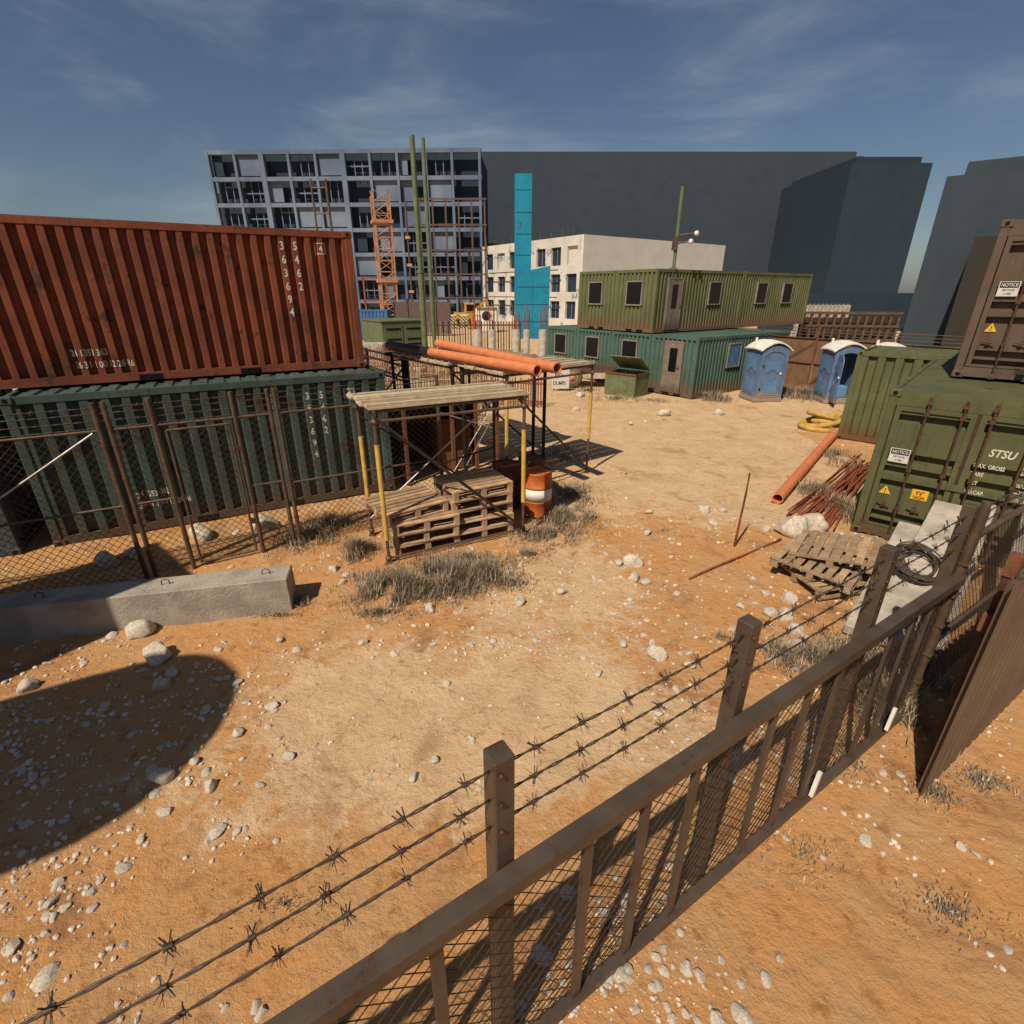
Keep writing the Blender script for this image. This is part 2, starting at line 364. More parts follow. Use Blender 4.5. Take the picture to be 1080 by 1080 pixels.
# ------------------------------------------------------------------ shipping containers
def trap(p, d, off):
    """trapezoid corrugation: offset from outer plane as function of x; and its break positions"""
    def f(x):
        q = ((x-off) % p)/p
        if q < .40: return 0.
        if q < .5: return d*(q-.40)/.10
        if q < .90: return d
        return d*(1-(q-.90)/.10)
    def br(lo, hi):
        out = []; k = math.floor((lo-off)/p)-1
        while off+k*p < hi:
            for q in (0, .40, .5, .90):
                x = off+(k+q)*p
                if lo < x < hi: out.append(x)
            k += 1
        return out
    return f, br
def corr_sheet(mb, a, b, z0, z1, y, p, d, off, holes=(), thick=.0, along='x', M=None, flip=False):
    f, br = trap(p, d, off); xs = [a]+br(a, b)+[b]
    hs = sorted(set([z0, z1]))
    vs = []; fs = []
    for x in xs:
        yy = y+f(x) if not flip else y-f(x)
        vs += [Vector((x, yy, z0)), Vector((x, yy, z1))]
    for i in range(len(xs)-1): fs.append((2*i, 2*i+2, 2*i+3, 2*i+1))
    if M is not None: vs = [M @ v for v in vs]
    mb._a(vs, fs)
def container(name, label, cat, loc, rz, L=6.06, W=2.44, H=2.59, mat=None, pitch=.32, depth=.07, group=None, front='corr', roof_ribs=True, castings=True, pockets=True, ends=('corr', 'corr'), openings_front=(), openings_right=()):
    """local frame: front face is y=0 facing -y, x to the right, body goes to +y"""
    r = thing(name, label, cat, loc, rz, group)
    pw = .13; rh = .12; bh = .16
    m = MB()
    for x in (0, L-pw):
        for y in (0, W-pw): m.bbox(x, y, .0, x+pw, y+pw, H, .012)
    for y in (.012, W-.012-.07):
        m.box(pw-.01, y, H-rh, L-pw+.01, y+.07, H-.006); m.box(pw-.01, y, .02, L-pw+.01, y+.07, bh)
    for x in (.012, L-.012-.07):
        if front == 'doors': pass
        m.box(x, pw-.01, H-rh, x+.07, W-pw+.01, H-.006); m.box(x, pw-.01, .02, x+.07, W-pw+.01, bh)
    m.build('frame', mat, r)
    if castings:
        for x in (-.012, L-.166):
            for y in (-.012, W-.15):
                for z in (-.004, H-.115):
                    c = MB(); c.bbox(x, y, z, x+.178, y+.162, z+.119, .012)
                    co = c.build('corner_casting', mat, r)
                    if y < 0:
                        h = MB(); h.lathe([(.001, 0), (.035, 0)], 12); ho = h.build('casting_hole', M_void, co); ho.location = (x+.089, y-.003, z+.06); ho.rotation_euler = (math.pi/2, 0, 0)  # flat black disc painted for the hole's dark inside
    if pockets:
        for x in (L*.36, L*.62):
            p = MB(); p.box(x, .004, .03, x+.36, .02, .125); p.build('forklift_pocket', M_void, r)  # black inset painted for the shade inside the pocket
    fl = MB(); fl.box(.08, .08, .06, L-.08, W-.08, .12); fl.build('floor', mat, r)
    # walls
    if front == 'corr':
        w_ = MB(); corr_sheet(w_, pw, L-pw, bh, H-rh, .022, pitch, depth, .1); w_.build('front_panel', mat, r)
    w_ = MB(); corr_sheet(w_, pw, L-pw, bh, H-rh, W-.022, pitch, depth, .1, flip=True); w_.build('back_panel', mat, r)
    for x, fl_ in ((.022, 0), (L-.022, 1)):
        w_ = MB(); M = Matrix.Translation((x, 0, 0)) @ Matrix.Rotation(math.pi/2, 4, 'Z')
        # local x -> world y ; local y -> world -x
        corr_sheet(w_, pw, W-pw, bh, H-rh, 0, pitch*.9, depth, .1, flip=(fl_ == 0), M=M); w_.build('end_panel', mat, r)
    ro = MB()
    if roof_ribs:
        p = pitch*.95; x = .12; vs = []; xs = []
        while x < L-.12-.01:
            xs += [(x, 0), (x+p*.3, 0), (x+p*.38, .03), (x+p*.9, .03)]; x += p
        xs.append((L-.1, 0))
        vs = []
        for x, dz in xs: vs += [Vector((min(x, L-.1), .085, H-.045+dz)), Vector((min(x, L-.1), W-.085, H-.045+dz))]
        ro._a(vs, [(2*i, 2*i+2, 2*i+3, 2*i+1) for i in range(len(xs)-1)])
        ro.box(.05, .05, H-.08, L-.05, W-.05, H-.055)
    else: ro.box(.05, .05, H-.07, L-.05, W-.05, H-.03)
    ro.build('roof', mat, r)
    return r
A1 = math.atan2(.475, .88)
d1 = Vector((.88, .475, 0))
# teal container: right-near bottom corner (-2.64,10.85)
lt = Vector((-2.64, 10.85, 0))-d1.normalized()*6.06
teal = container('shipping_container', 'dark teal shipping container under the rust red one, behind the wire fence', 'shipping container', lt, A1, mat=M_teal, H=2.59, pitch=.29, depth=.085)
f_, br_ = trap(.29, .085, .1)
fr_, brr_ = trap(.235, .085, .1)
def col_text(s, x, z, size, step): return [(ch, x, z-i*step, size, .78, 0, 'CENTER') for i, ch in enumerate(s)]
L6 = 6.06
def ridge(k): return .1+.17*.32+k*.32
RT = lambda k: .1+.2*.29+k*.29
RR = lambda k: .1+.2*.235+k*.235
def squarebox(cx, cz, s, t):
    o = []
    for (a, b, c, d_) in ((cx-s, cz-s, cx+s, cz-s+t), (cx-s, cz+s-t, cx+s, cz+s), (cx-s, cz-s+t, cx-s+t, cz+s-t), (cx+s-t, cz-s+t, cx+s, cz+s-t)):
        o.append(('POLY', [(a, b), (c, b), (c, d_), (a, d_)]))
    return o
marksT = col_text('363694', RT(15), 2.16, .19, .235)+col_text('5462', RT(16)-.03, 2.16, .19, .235)+[('4', RT(18)-.06, 2.14, .17, .8, 0, 'CENTER')]+squarebox(RT(18)-.06, 2.2, .10, .016)
lettering('stencilled_numbers', marksT, M_mark, teal, prof=lambda x: .022+f_(x), breaks=br_)
lettering('stencilled_code', [('24 1353 363', 1.35, .66, .15, .66, 0, 'LEFT'), ('36 31 1 00 12 26 R6', 1.35, .46, .15, .66, 0, 'LEFT')], M_mark, teal, prof=lambda x: .022+f_(x), breaks=br_)
n1 = Vector((-.475, .88, 0)).normalized()
AR = .512; dR = Vector((math.cos(AR), math.sin(AR), 0))
rl = Vector((-3.20, 11.52, 2.60))-dR*6.4
red = container('shipping_container', 'rust red shipping container stacked on the dark teal one, white stencilled numbers', 'shipping container', rl, AR, L=6.4, mat=M_red, H=2.60, pitch=.235, depth=.085)
marksR = col_text('363694', RR(21), 2.24, .2, .235)+col_text('5462', RR(22), 2.24, .2, .235)+[('4', RR(24), 2.22, .17, .8, 0, 'CENTER')]+squarebox(RR(24), 2.28, .10, .016)
lettering('stencilled_numbers', marksR, M_mark, red, prof=lambda x: .022+fr_(x), breaks=brr_)
lettering('stencilled_code', [('24 1353 363', 1.42, .48, .155, .66, 0, 'LEFT'), ('36 31 1 00 12 26 R6', 1.44, .28, .155, .66, 0, 'LEFT')], M_mark, red, prof=lambda x: .022+fr_(x), breaks=brr_)

M_slate = pbr('slate_paint', (.06, .075, .075), (.045, .055, .058), 1.3, .75, .1, 30, rust=((.08, .045, .025), .58, 1.6), streak=True)
container('shipping_container', 'slate grey shipping container left of the dark teal one, only its right edge in view', 'shipping container', lt-d1.normalized()*6.5-n1*.05, A1, mat=M_slate, H=2.6)
# door-end containers (front face is the short end W=x, long axis y)
A2 = math.atan2(-.678, .735)
def door_container(name, label, loc, mat, H, side_txt):
    W, L = 2.44, 6.06
    r = container(name, label, 'shipping container', loc, A2, L=W, W=L, H=H, mat=mat, front='doors', pitch=.28, depth=.05, roof_ribs=False)
    m = MB()
    m.box(.13, .014, H-.25, W-.13, .085, H-.12); m.build('door_header', mat, r)
    m = MB(); m.box(.13, .014, .155, W-.13, .085, .2); m.build('door_sill', mat, r)
    gz = [2.15, 1.5, 1.25, 1.0, .42, .26]
    for dx0, dx1 in ((.145, 1.195), (1.245, 2.295)):
        d = MB(); z0, z1 = .205, H-.255; s = .075
        d.box(dx0, .0, z0, dx0+s, .05, z1); d.box(dx1-s, .0, z0, dx1, .05, z1)
        d.box(dx0+s, .002, z1-s, dx1-s, .05, z1); d.box(dx0+s, .002, z0, dx1-s, .05, z0+.04)
        prof = [(z1-s, .035)]
        for g in gz:
            g = g*H/2.61
            prof += [(g+.10, .035), (g+.06, .09), (g-.05, .09), (g-.09, .035)] if False else [(g+.075, .03), (g+.055, .13), (g-.05, .13), (g-.07, .03)]
        prof += [(z0+.04, .03)]
        vs = []
        for z, y in prof: vs += [Vector((dx0+s, y, z)), Vector((dx1-s, y, z))]
        d._a(vs, [(2*i, 2*i+2, 2*i+3, 2*i+1)[::-1] for i in range(len(prof)-1)])
        fixn(d.build('door', mat, r))
    g = MB(); g.box(1.197, .006, .2, 1.243, .05, H-.255); g.build('door_seal', M_sealrust, r)
    k = MB(); k.box(1.12, -.028, 1.10, 1.32, -.002, 1.2); k.build('lock_plate', mat, r)
    for x in (.57, 1.03, 1.385, 1.88):
        q = MB(); q.tube((x, -.04, .05), (x, -.04, H-.07), .017, 8)
        ro = q.build('locking_rod', M_rod, r)
        for z in (.07, .62, 1.32, H-.16, H-.34):
            b_ = MB(); b_.box(x-.035, -.062, z-.03, x+.035, -.001, z+.03)
            if z in (.07,): b_.box(x-.045, -.05, z-.06, x+.045, .012, z-.02)
            b_.build('bracket', M_rod if z != .07 else mat, ro)
    for x in (.36, .8):
        q = MB(); q.tube((x-.1, -.02, .66), (x+.1, -.03, .62), .012, 6); q.box(x-.03, -.03, .6, x+.03, .028, .68); q.build('door_handle', M_rod, r)
    # signs
    sg = MB(); sg.box(.24, -.0165, 1.41, .52, -.002, 1.65); s_ = sg.build('notice_sign', M_signw, r)
    sh = MB(); sh.box(.255, -.021, 1.55, .505, -.018, 1.64); sh.build('sign_header', M_navy, s_)
    lettering('sign_text', [('NOTICE', .38, 1.57, .075, .8, 0, 'CENTER')], M_signw, s_, y=-.024)
    lettering('sign_small_text', [('KEEP DOORS', .38, 1.5, .035, .8, 0, 'CENTER'), ('CLOSED', .38, 1.44, .035, .8, 0, 'CENTER')], M_navy, s_, y=-.019)
    tr = MB(); tr.prism([(.245, .82), (.415, .82), (.33, .97)], .018, .026); t_ = fixn(tr.build('warning_triangle', M_signy, r))
    lettering('exclamation', [('!', .33, .84, .12, .8, 0, 'CENTER')], M_navy, t_, y=.015)
    return r, W, H
stsu, _, _ = door_container('shipping_container', 'moss green shipping container lettered STSU on its doors, under the brown one', (6.35, 8.69, 0), M_olive, 2.61, 1)
pl = MB(); pl.box(.70, .016, .82, .93, .027, 1.0); p_ = pl.build('orange_placard', M_signy, stsu)
lettering('placard_text', [("9'6\"", .815, .915, .085, .9, 0, 'CENTER'), ('HIGH', .815, .835, .08, .8, 0, 'CENTER')], M_navy, p_, y=.013)
lettering('company_code', [('STSU', 1.47, 1.74, .17, .82, .25, 'LEFT')], M_mark, stsu, y=.026)
dp = [(z+.0, y) for z, y in []]
lettering('weight_table', [('MAX. GROSS', 1.35, 1.54, .09, .72, 0, 'LEFT'), ('TARE', 1.35, 1.40, .09, .72, 0, 'LEFT'), ('NET', 1.35, 1.255, .09, .72, 0, 'LEFT'), ('CU.CAP.', 1.35, 1.10, .09, .72, 0, 'LEFT')], M_mark, stsu, y=.024)
lettering('weight_figures', [('30.480 KGS', 1.91, 1.62, .075, .6, 0, 'LEFT'), ('67.200 LBS', 1.91, 1.52, .075, .6, 0, 'LEFT'), ('28.280 KGS', 1.91, 1.33, .075, .6, 0, 'LEFT'), ('62.340 LBS', 1.91, 1.23, .075, .6, 0, 'LEFT'), ('1.172 CU.FT', 1.91, 1.10, .075, .6, 0, 'LEFT')], M_mark, stsu, y=.024)
brown, _, _ = door_container('shipping_container', 'brown shipping container stacked on the moss green STSU one, at the right edge', (8.40, 10.02, 2.62), M_brown, 2.61, 0)
mid = container('shipping_container', 'yellowish green shipping container with vertical ribs between the open toilet and the STSU container', 'shipping container', (9.91, 15.27, 0), A2, mat=M_mid, pitch=.42, depth=.09, H=2.55)

# ------------------------------------------------------------------ container offices
E1 = Vector((.819, .573, 0)); E2 = Vector((-.573, .819, 0))
AE = math.atan2(.573, .819)
def window(parent, x0, z0, x1, z1, y0=-.03, M=None, pane=None, t=.05):
    f = MB()
    f.box(x0-t, y0, z0-t, x0, .09, z1+t, M); f.box(x1, y0, z0-t, x1+t, .09, z1+t, M)
    f.box(x0, y0+.002, z0-t, x1, .09, z0, M); f.box(x0, y0+.002, z1, x1, .09, z1+t, M)
    fo = f.build('window', M_trim, parent)
    p = MB(); p.box(x0, y0+.02, z0, x1, .03, z1, M); p.build('pane', pane or M_void, fo); return fo
def door(parent, x0, x1, zb, zt, M, y0=-.03):
    f = MB(); t = .07
    f.box(x0-t, y0, zb, x0, .06, zt+t, M); f.box(x1, y0, zb, x1+t, .06, zt+t, M); f.box(x0, y0+.002, zt, x1, .06, zt+t, M)
    fo = f.build('door', M_doorgrey, parent)
    d = MB(); wz0, wz1 = zb+.85, zt-.2; wx0, wx1 = x0+.27*(x1-x0), x0+.75*(x1-x0)
    d.box(x0, y0+.015, zb, x1, .03, wz0, M); d.box(x0, y0+.015, wz1, x1, .03, zt, M); d.box(x0, y0+.015, wz0, wx0, .03, wz1, M); d.box(wx1, y0+.015, wz0, x1, .03, wz1, M)
    d.build('leaf', M_doorgrey, fo)
    p = MB(); p.box(wx0, y0+.03, wz0, wx1, .03, wz1, M); p.build('pane', M_void, fo)
    h = MB(); h.tube(M @ Vector((x1-.06, y0, zb+1.05)), M @ Vector((x1-.06, y0-.05, zb+1.05)), .02, 6); h.tube(M @ Vector((x1-.06, y0-.045, zb+1.05)), M @ Vector((x1-.18, y0-.045, zb+1.05)), .012, 6); h.build('handle', M_black, fo)
    return fo
# office unit: local x = front (short end) going right... local frame: x along -E2 (front face, left->right), y along E1 (depth)
AO = math.atan2(-.819, .573)     # direction of local x = -E2
def office_unit(label, pos, mat, n_len, H, feats_front=(), feats_side=()):
    W = 2.40; Ln = n_len
    r = container('container_office', label, 'container office', pos, AO, L=W, W=Ln, H=H, mat=mat, pitch=.24, depth=.07, front='corr', castings=False, pockets=True, group='container offices in two storeys')
    I = Matrix.Identity(4); S = Matrix.Translation((W, 0, 0)) @ Matrix.Rotation(math.pi/2, 4, 'Z')
    for M, fe in ((I, feats_front), (S, feats_side)):
        for k in fe:
            if k[0] == 'w': window(r, k[1]-.42, 1.15, k[1]+.42, 2.05, M=M, pane=k[2] if len(k) > 2 else None)
            else: door(r, k[1]-.42, k[1]+.42, .12, 2.15, M)
    return r
c0 = Vector((7.46, 21.45, 0))     # bottom near corner of the teal block
U = 2.44
M_curt = pbr('blue_curtain', (.10, .22, .42), (.05, .12, .26), 5, .7, .2, 10)
LB = 6.9
HO = 2.42
for k in range(4):
    pos = c0+E2*(U*(k+1)-.02)
    lab = ['teal container office at ground level with the grey door, beside the blue toilet', 'teal ground floor container office behind the rusty open box, second from the corner', 'teal ground floor container office with a window, third from the corner', 'leftmost teal ground floor container office, beside the concrete columns'][k]
    office_unit(lab, pos, M_oteal, LB, HO, feats_front=(('d', 1.25),) if k == 0 else (('w', 1.2),), feats_side=(('w', 2.6, M_curt),) if k == 0 else ())
for k in (1, 2):
    for j in (0, 1):
        pos = c0+E2*(U*(k+1)-.02)+Vector((0, 0, HO+.03))+E1*(j*6.35)
        lab = {(1, 0): 'olive upper container office at the corner with door and window, above the teal ones', (2, 0): 'olive upper container office left of the corner one, showing one front window',
               (1, 1): 'olive upper container office at the far right end with two small windows', (2, 1): 'olive upper container office hidden at the back of the upper row'}[(k, j)]
        if (k, j) == (2, 1): continue
        fs = (('w', 1.2),) if j == 0 else ()
        ss = (('d', 1.25), ('w', 4.1)) if (k, j) == (1, 0) else ((('w', 1.6), ('w', 4.0)) if (k, j) == (1, 1) else ())
        office_unit(lab, pos, M_oolive, 6.3, 2.55, fs, ss)

# ------------------------------------------------------------------ chain link fence, left
def chainlink(mb, p0, p1, z0, z1, cell=.11, r=.0045, off=Vector((0, 0, 0))):
    p0, p1 = Vector(p0), Vector(p1); d = (p1-p0); Ln = d.length; d.normalize(); Hh = z1-z0
    k = -int(Hh/cell)-1
    while k*cell < Ln:
        for sgn in (1, -1):
            # line s = a + sgn*t, z = t
            a = k*cell if sgn == 1 else k*cell+Hh
            t0, t1 = 0, Hh
            if sgn == 1: t0 = max(t0, -a); t1 = min(t1, Ln-a)
            else: t0 = max(t0, a-Ln); t1 = min(t1, a)
            if t1-t0 > .02:
                A = p0+d*(a+sgn*t0)+Vector((0, 0, z0+t0)); B = p0+d*(a+sgn*t1)+Vector((0, 0, z0+t1))
                o = off*(1 if sgn == 1 else -1)
                mb.tube(A+o, B+o, r, 3, cap=False)
        k += 1
def barbed(mb, p0, p1, step=.22, r=.004, br=.05, n=4):
    p0, p1 = Vector(p0), Vector(p1); d = p1-p0; Ln = d.length; dn = d.normalized(); q = dn.to_track_quat('Z', 'Y')
    for ph in (0, math.pi):
        ns = max(6, int(Ln/.04)); pts = []
        for i in range(ns+1):
            t = i/ns; a = ph+t*Ln*28; sag = -.012*math.sin(math.pi*t)*Ln/2
            pts.append(p0+d*t+q @ Vector((math.cos(a)*r*1.1, math.sin(a)*r*1.1, 0))+Vector((0, 0, sag)))
        mb.path(pts, r, 4)
    s = step*.5
    while s < Ln:
        t = s/Ln; c = p0+dn*s+Vector((0, 0, -.012*math.sin(math.pi*t)*Ln/2))
        for j in range(n):
            a = random.uniform(0, 6.28); e = q @ Vector((math.cos(a), math.sin(a), random.uniform(-.7, .7))); e.normalize()
            oo = dn*random.uniform(-.015, .015)
            mb.tube(c+oo-e*br*.8, c+oo+e*br, r*.75, 3, r1=r*.2, cap=False)
        mb.tube(c-dn*.012, c+dn*.012, r*2.6, 6)
        s += step*random.uniform(.9, 1.1)
FA = Vector((-5.70, 6.98, 0)); fd = Vector((.866, .5, 0))
def FP(s): return FA+fd*s
fence = thing('chain_link_fence', 'rusty chain link fence with wire gate and barbed wire in front of the teal container', 'fence', FP(-4.2))
def put(mb, name, mat, root, **k):
    o = mb.build(name, mat, root); o.location = -Vector(root.location); return o
FT = 2.72; FR_ = 2.33
posts = [-4.2, -.02, .10, .62, 1.66, 2.17, 2.27, 5.0]
for i, s in enumerate(posts):
    m = MB(); p = FP(s); m.tube(p+Vector((0, 0, -.1)), p+Vector((0, 0, FT)), .034, 10)
    for z in (.5, 1.05, 1.6, 2.1): m.tube(p+Vector((0, 0, z)), p+Vector((0, 0, z+.035)), .04, 10)
    put(m, 'post', M_fencetube, fence)
def rail(a, b, z, r=.021, z2=None):
    m = MB(); m.tube(FP(a)+Vector((0, 0, z)), FP(b)+Vector((0, 0, z2 if z2 else z)), r, 8); put(m, 'rail', M_fencetube, fence)
rail(-4.2, -.02, FR_); rail(-4.2, -.02, 1.2); rail(.1, .62, FR_); rail(.1, .62, 1.2); rail(.62, 1.66, FR_); rail(1.66, 2.17, FR_); rail(1.66, 2.17, 1.2)
rail(2.27, 5.0, FR_); rail(2.27, 5.0, 1.15)
m = MB(); m.tube(FP(-3.6)+Vector((0, -.04, .15)), FP(-.08)+Vector((0, -.04, FR_-.02)), .016, 6); put(m, 'brace', M_galv, fence)
for a, b in ((-4.2, -.02), (.1, .62), (1.66, 2.17), (2.27, 5.0)): m = MB(); chainlink(m, FP(a), FP(b), .02, FR_); put(m, 'wire_mesh', M_mesh, fence)
for z in (2.42, 2.52, 2.62, 2.70):
    m = MB(); barbed(m, FP(-4.2)+Vector((0, 0, z)), FP(5.0)+Vector((0, 0, z)), .2, .0045, .04, 3); put(m, 'barbed_wire', M_wire, fence)
g = MB(); ga, gb = .74, 1.56
for s in (ga, gb): g.tube(FP(s)+Vector((0, 0, .06)), FP(s)+Vector((0, 0, 2.24)), .019, 8)
for z in (.06, 2.24): g.tube(FP(ga)+Vector((0, 0, z)), FP(gb)+Vector((0, 0, z)), .019, 8)
go = put(g, 'gate', M_fencetube, fence)
m = MB(); chainlink(m, FP(ga), FP(gb), .06, 2.24); o = m.build('gate_mesh', M_mesh, go)
for z in (.5, 1.75):
    m = MB(); m.box(-.05, -.03, -.04, .05, .03, .04); o = m.build('hinge', M_rod, go); o.location = FP(1.61)+Vector((0, 0, z+.1)); o.rotation_euler = (0, 0, math.atan2(.5, .866))
# ------------------------------------------------------------------ concrete beam in front
bm_ = thing('concrete_beam', 'long grey concrete beam lying on the sand in front of the chain link fence', 'concrete beam', (-3.08, 6.07, 0), math.atan2(-.78, -3.4))
def rough_box(x0, y0, z0, x1, y1, z1, name, mat, parent, seg=.12, amp=.004, b=.012):
    bm = bmesh.new(); bmesh.ops.create_cube(bm, size=1)
    for v in bm.verts: v.co = Vector((x0+(v.co.x+.5)*(x1-x0), y0+(v.co.y+.5)*(y1-y0), z0+(v.co.z+.5)*(z1-z0)))
    bmesh.ops.bevel(bm, geom=list(bm.edges), offset=b, segments=1, affect='EDGES')
    for ax in range(3):
        lo, hi = (x0, x1) if ax == 0 else (y0, y1) if ax == 1 else (z0, z1)
        n = int((hi-lo)/seg)
        for i in range(1, n):
            co = [0, 0, 0]; co[ax] = lo+(hi-lo)*i/n; no = [0, 0, 0]; no[ax] = 1
            bmesh.ops.bisect_plane(bm, geom=list(bm.verts)+list(bm.edges)+list(bm.faces), plane_co=co, plane_no=no)
    for v in bm.verts: v.co += noise.noise_vector(v.co*3.1)*amp+noise.noise_vector(v.co*11)*amp*.5
    me = bpy.data.meshes.new(name); bm.to_mesh(me); bm.free(); me.materials.append(mat)
    o = bpy.data.objects.new(name, me); COL.objects.link(o); o.parent = parent; return o
rough_box(0, -.42, -.05, 5.6, 0, .50, 'beam_body', M_conc, bm_)
for s in (.3, 1.55, 3.0):
    m = MB(); m.path([(s-.05, -.2, .47), (s-.045, -.2, .56), (s, -.2, .585), (s+.045, -.2, .56), (s+.05, -.2, .47)], .007, 6); m.build('lifting_loop', M_rod, bm_)

# ------------------------------------------------------------------ scaffolds
def coupler(mb, p): 
    mb.lathe([(.001, -.035), (.045, -.035), (.05, 0), (.045, .035), (.001, .035)], 8, p)
def scaffold(name, label, P, f, r, W, Dp, Hh, legs_mat, yellow, braces, group='tube scaffolds with plank decks', legh=None):
    root = thing(name, label, 'scaffold', (P[0], P[1], 0), 0, group)
    f = Vector((*f, 0)).normalized(); r = Vector((*r, 0)).normalized()
    cs = {'FL': Vector((0, 0, 0)), 'FR': f*W, 'BL': r*Dp, 'BR': f*W+r*Dp}
    for k, c in cs.items():
        m = MB(); m.tube(c, c+Vector((0, 0, Hh+.06)), .027 if legs_mat[k] is not M_black else .045, 10); coupler(m, tuple(c+Vector((0, 0, Hh-.02)))); coupler(m, tuple(c+Vector((0, 0, Hh-.17)))); coupler(m, tuple(c+Vector((0, 0, .09))))
        m.box(c.x-.06, c.y-.06, .0, c.x+.06, c.y+.06, .012)
        lo = m.build('leg', legs_mat[k], root)
        if k in yellow:
            y = MB(); y.tube(c+Vector((0, 0, yellow[k][0])), c+Vector((0, 0, yellow[k][1])), .040, 12); y.build('sleeve', M_yellow, lo)
    def T(a, b, rr=.024, mat=M_tube, nm='ledger'):
        m = MB(); m.tube(a, b, rr, 8); return m.build(nm, mat, root)
    Z = lambda z: Vector((0, 0, z))
    for z in (Hh-.02, Hh-.17):
        for a, b in (('FL', 'FR'), ('BL', 'BR')): T(cs[a]+Z(z)-f*.08, cs[b]+Z(z)+f*.06)
    for a, b in (('FL', 'BL'), ('FR', 'BR')): T(cs[a]+Z(Hh-.06)-r*.06, cs[b]+Z(Hh-.06)+r*.06)
    T(cs['FL']+Z(.09)-f*.05, cs['FR']+Z(.09)+f*.05, .02)
    for a, za, b, zb, mt, rr in braces: T(cs[a]+Z(za)-r*.045, cs[b]+Z(zb)-r*.045, rr, mt, 'brace')
    # deck planks
    n = max(4, int(Dp/.29)); w_ = (Dp+.1)/n
    dr = f; rot = math.atan2(f.y, f.x)
    for i in range(n):
        q = MB(); y0 = -.05+i*w_
        q.bbox(-.1+random.uniform(-.05, .02), y0, Hh+.012, W+.06+random.uniform(-.04, .05), y0+w_-.022, Hh+.045+random.uniform(0, .03), .004)
        q.box(-.1, y0+.004, Hh+.03, W+.02, y0+.03, Hh+.095)
        o = q.build('plank', M_plank, root); o.rotation_euler = (0, 0, rot)
        if (Matrix.Rotation(rot, 3, 'Z') @ Vector((0, 1, 0))).dot(r) < 0: print('BAD deck')
    return root
lm = dict(FL=M_tube, FR=M_tube, BL=M_tube, BR=M_tubed)
HA = 2.52
FAx = (.89, .457); RAx = (-.457, .89)
scaffold('scaffold', 'near scaffold with plank top sheltering the stacked pallets, front legs yellow sleeved', (-2.02, 7.42), FAx, RAx, 2.5, 1.2, HA, lm,
         {'FL': (.42, 2.0), 'FR': (.62, 1.95), 'BL': (.55, 1.85)},
         [('FL', HA-.1, 'FR', .1, M_tubed, .026), ('BL', .95, 'BR', 1.35, M_tubed, .018), ('BL', .35, 'BR', HA-.25, M_galv, .016), ('BR', .3, 'BL', HA-.3, M_tubed, .016)])
fB = (.78, .626); rB = (-.626, .78)
PB = Vector((1.84, 12.04, 0))-Vector((*fB, 0))*2.5
HB = 2.58
scaffold('scaffold', 'middle scaffold carrying the front ends of two orange pipes, one yellow sleeved corner leg', PB, fB, rB, 2.5, 1.6, HB, dict(FL=M_tube, FR=M_tube, BL=M_black, BR=M_black),  # back legs coloured black for the shade below the deck
         {'FL': (.9, 2.3), 'FR': (.85, 1.95)}, [('FL', HB-.25, 'FR', .1, M_tubed, .024), ('BL', .3, 'FL', HB-.3, M_galv, .014)])
PC = PB+Vector((*rB, 0))*2.02
scaffold('scaffold', 'far scaffold, legs black for shade, under the back of the orange pipes', PC, fB, rB, 2.5, 3.0, HB-.02, dict(FL=M_black, FR=M_black, BL=M_black, BR=M_black), {}, [('FL', HB-.2, 'FR', .2, M_black, .024)])  # all legs coloured black for the shade they stand in
# orange pipes on the deck
def pipe_thing(name, label, p0, p1, r, mat, group=None, black_from=None, cat='pipe'):
    p0, p1 = Vector(p0), Vector(p1)
    root = thing(name, label, cat, p0, 0, group)
    q = p1-p0
    if black_from:
        c = q*black_from
        m = MB(); m.pipe((0, 0, 0), c, r, r*.82, 20); m.build('pipe_body', mat, root)
        m = MB(); m.pipe(c, q, r*1.04, r*.82, 20); m.build('black_sleeve', M_black, root)
    else:
        m = MB(); m.pipe((0, 0, 0), q, r, r*.82, 20); m.build('pipe_body', mat, root)
    return root
zp = HB+.08+.12
P1 = G(567, 391, zp); P1b = G(410, 364, zp)
P2 = G(588, 388.5, zp); P2b = G(462, 362, zp)
pipe_thing('orange_pipe', 'longer orange pipe on the scaffold deck whose far end is blackened', P1, P1b, .105, M_orange, 'pipes on the scaffold decks', black_from=.63)
pipe_thing('orange_pipe', 'shorter all orange pipe on the scaffold deck, right of the blackened one', P2, P2b, .105, M_orange, 'pipes on the scaffold decks')
# black pipe rack posts and rails
rk = thing('pipe_rack', 'black steel rack with rails behind the near scaffold, holding up the blackened pipe end', 'rack', (-2.87, 14.2, 0))
m = MB(); m.box(-.09, -.09, 0, .09, .09, 2.55); m.box(-.5, -.12, 2.55, .5, .12, 2.62); m.build('post', M_black, rk)
rd = Vector((-.56, .83, 0))
for z in (2.45, 2.25, 1.95, 1.85): m = MB(); m.tube(Vector((0, 0, z)), rd*9+Vector((0, 0, z)), .03, 6); m.build('rail', M_black, rk)
for s in (3, 6, 9): m = MB(); m.tube(rd*s, rd*s+Vector((0, 0, 2.5)), .045, 6); m.build('post', M_black, rk)
for s in (0, 3): m = MB(); m.tube(rd*s+Vector((0, 0, 2.3)), rd*(s+3)+Vector((0, 0, .6)), .03, 6); m.build('brace', M_black, rk)

